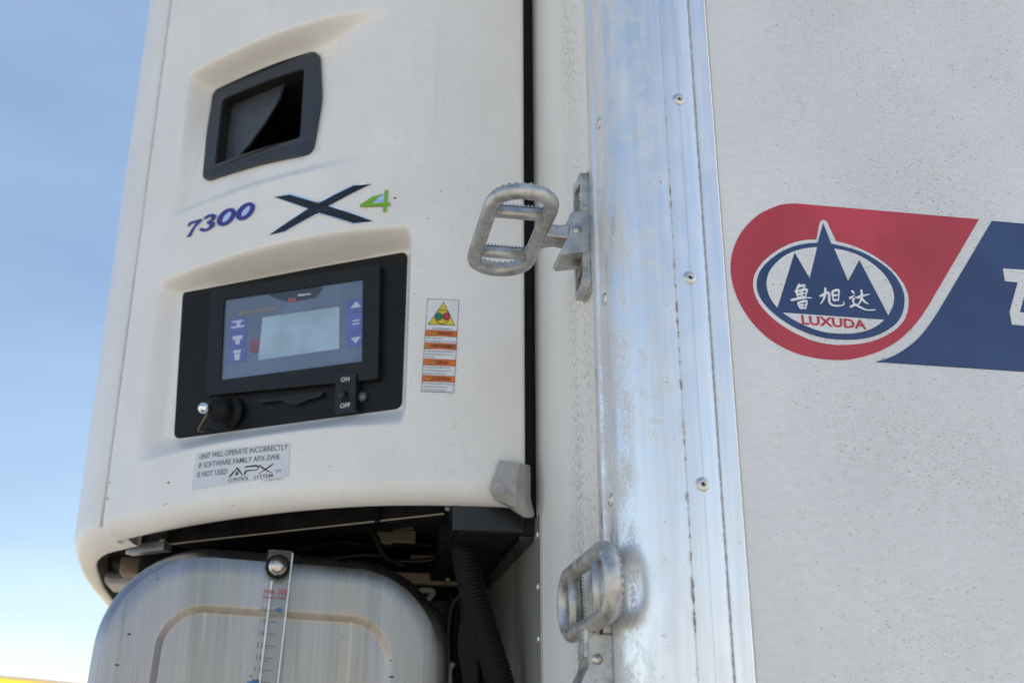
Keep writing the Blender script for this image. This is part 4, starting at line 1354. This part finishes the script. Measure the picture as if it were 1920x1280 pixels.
    for (a, ylo, yhi), h in zip(arm, hw):
        for (b, c) in ((ylo, -h), (yhi, -h), (yhi, h), (ylo, h)):
            v.append(Rg(a, b + 0.002, c))
    for i in range(2):
        for k in range(4):
            f.append((i * 4 + k, i * 4 + (k + 1) % 4, (i + 1) * 4 + (k + 1) % 4, (i + 1) * 4 + k))
    f += [(0, 1, 2, 3), (8, 9, 10, 11)]
    ao = mesh_obj('arm', v, f, M_GALV, root)
    md = ao.modifiers.new('bevel', 'BEVEL'); md.width = 0.003; md.segments = 2
    v, f = tube_geo([L(H[0] - .008, ya - .001, 0), L(H[0] - .008, yb + .001, 0)], 0.0058, 12)
    mesh_obj('hinge_pin', v, f, M_BOLT, root, True)
    return root
make_step(0.140, 2.372, False, 'galvanised ring step folded out level beside the rounded trim, upper one')
make_step(0.092, 1.835, True, 'galvanised ring step folded up against the wall near the bottom edge')

# ------------------------------------------------------------------ crumpled tape on the lower corner of the unit
tp = [  # rows of (px, py, distance in y)
    [(936, 862, .4700), (956, 865, .4665), (974, 868, .4650), (984, 870, .4720), (993, 872, .4900)],
    [(929, 884, .4705), (950, 886, .4650), (970, 888, .4610), (984, 890, .4700), (994, 893, .4880)],
    [(920, 906, .4710), (946, 908, .4660), (968, 910, .4580), (983, 912, .4680), (994, 915, .4860)],
    [(919, 920, .4730), (946, 926, .4640), (968, 930, .4600), (984, 932, .4660), (994, 935, .4850)],
    [(927, 936, .4780), (950, 943, .4700), (968, 948, .4640), (986, 948, .4690), (998, 951, .4840)],
    [(950, 947, .4850), (962, 953, .4740), (976, 961, .4700), (989, 962, .4740), (1001, 962, .4830)],
    [(962, 955, .4860), (970, 961, .4790), (981, 968, .4760), (990, 970, .4780), (999, 969, .4830)]]
v = []; f = []
rows = []
for r_ in tp:
    rows.append(catmull([np.array(q) for q in r_], 1))
cols = list(zip(*rows)); fine = [catmull(list(c), 1) for c in cols]
nc, nr = len(fine), len(fine[0])
for c in fine:
    for q in c:
        wob = mnoise.noise(Vector((q[0] * .09, q[1] * .11, 3.1))) * 0.0046 + mnoise.noise(Vector((q[0] * .21, q[1] * .16, 9.1))) * 0.0030
        v.append(isec(q[0], q[1], 1, q[2] + wob - .002))
for i in range(nc - 1):
    for k in range(nr - 1):
        a_, b_2, c_2, d_ = i * nr + k, i * nr + k + 1, (i + 1) * nr + k + 1, (i + 1) * nr + k
        f += [(a_, b_2, c_2), (a_, c_2, d_)] if (i + k) % 2 else [(a_, b_2, d_), (b_2, c_2, d_)]
tape = mesh_obj('adhesive_tape', v, f, M_TAPE, None, False)
md = tape.modifiers.new('thick', 'SOLIDIFY'); md.thickness = 0.0008
tag(tape, 'crumpled grey tape stuck over the lower corner of the refrigeration unit', 'tape')

# ------------------------------------------------------------------ far yellow trailer, lower left
far = empty('yellow_trailer', 'distant blurred yellow trailer with a white upper edge, lower left', 'trailer')
DD = 24.0
def far_pt(px_, py_, dist):
    d = ray(px_, py_); k = dist / math.hypot(d[0], d[1]); return CAM + d * k
fa = far_pt(-60, 1243, DD); fb_ = far_pt(330, 1279, DD * 1.14)
fdir = (fb_ - fa)[:2]; flen = np.linalg.norm(fdir); fdir /= flen
ang = math.atan2(fdir[1], fdir[0])
far.location = (fa[0], fa[1], 0); far.rotation_euler = (0, 0, ang)
zt_ = fa[2]
box('cargo_body', (0, 0, 1.1), (9.0, 2.4, zt_ - .19), M_YPAINT, far, 0.02)
box('dark_joint', (0.01, -0.015, zt_ - .188), (9.0, 2.39, zt_ - .150), plain('joint_grey', (0.25, 0.24, 0.22), 0.5), far)
box('white_top', (0, -0.02, zt_ - .148), (9.0, 2.4, zt_), M_WPAINT, far, 0.03)
box('chassis', (0.3, 0.5, 0.75), (8.8, 1.9, 1.098), M_STEELK, far, 0.02)
for wx in (5.2, 6.4, 7.6):
    for wy in (0.12, 2.0):
        v, f = lathe_geo([(0.10, 0), (0.26, .02), (.30, .05), (.48, .04), (.52, .10), (.52, .22), (.48, .28), (.1, .28)], (wx, wy + .0, 0.52), (0, 1, 0), 28)
        mesh_obj('wheel', v, f, M_RUBBER, far, True)
for lx in (1.2, 1.5):
    box('landing_leg', (lx, 0.4, 0.0), (lx + .12, 0.52, 0.76), M_STEELK, far, 0.01)
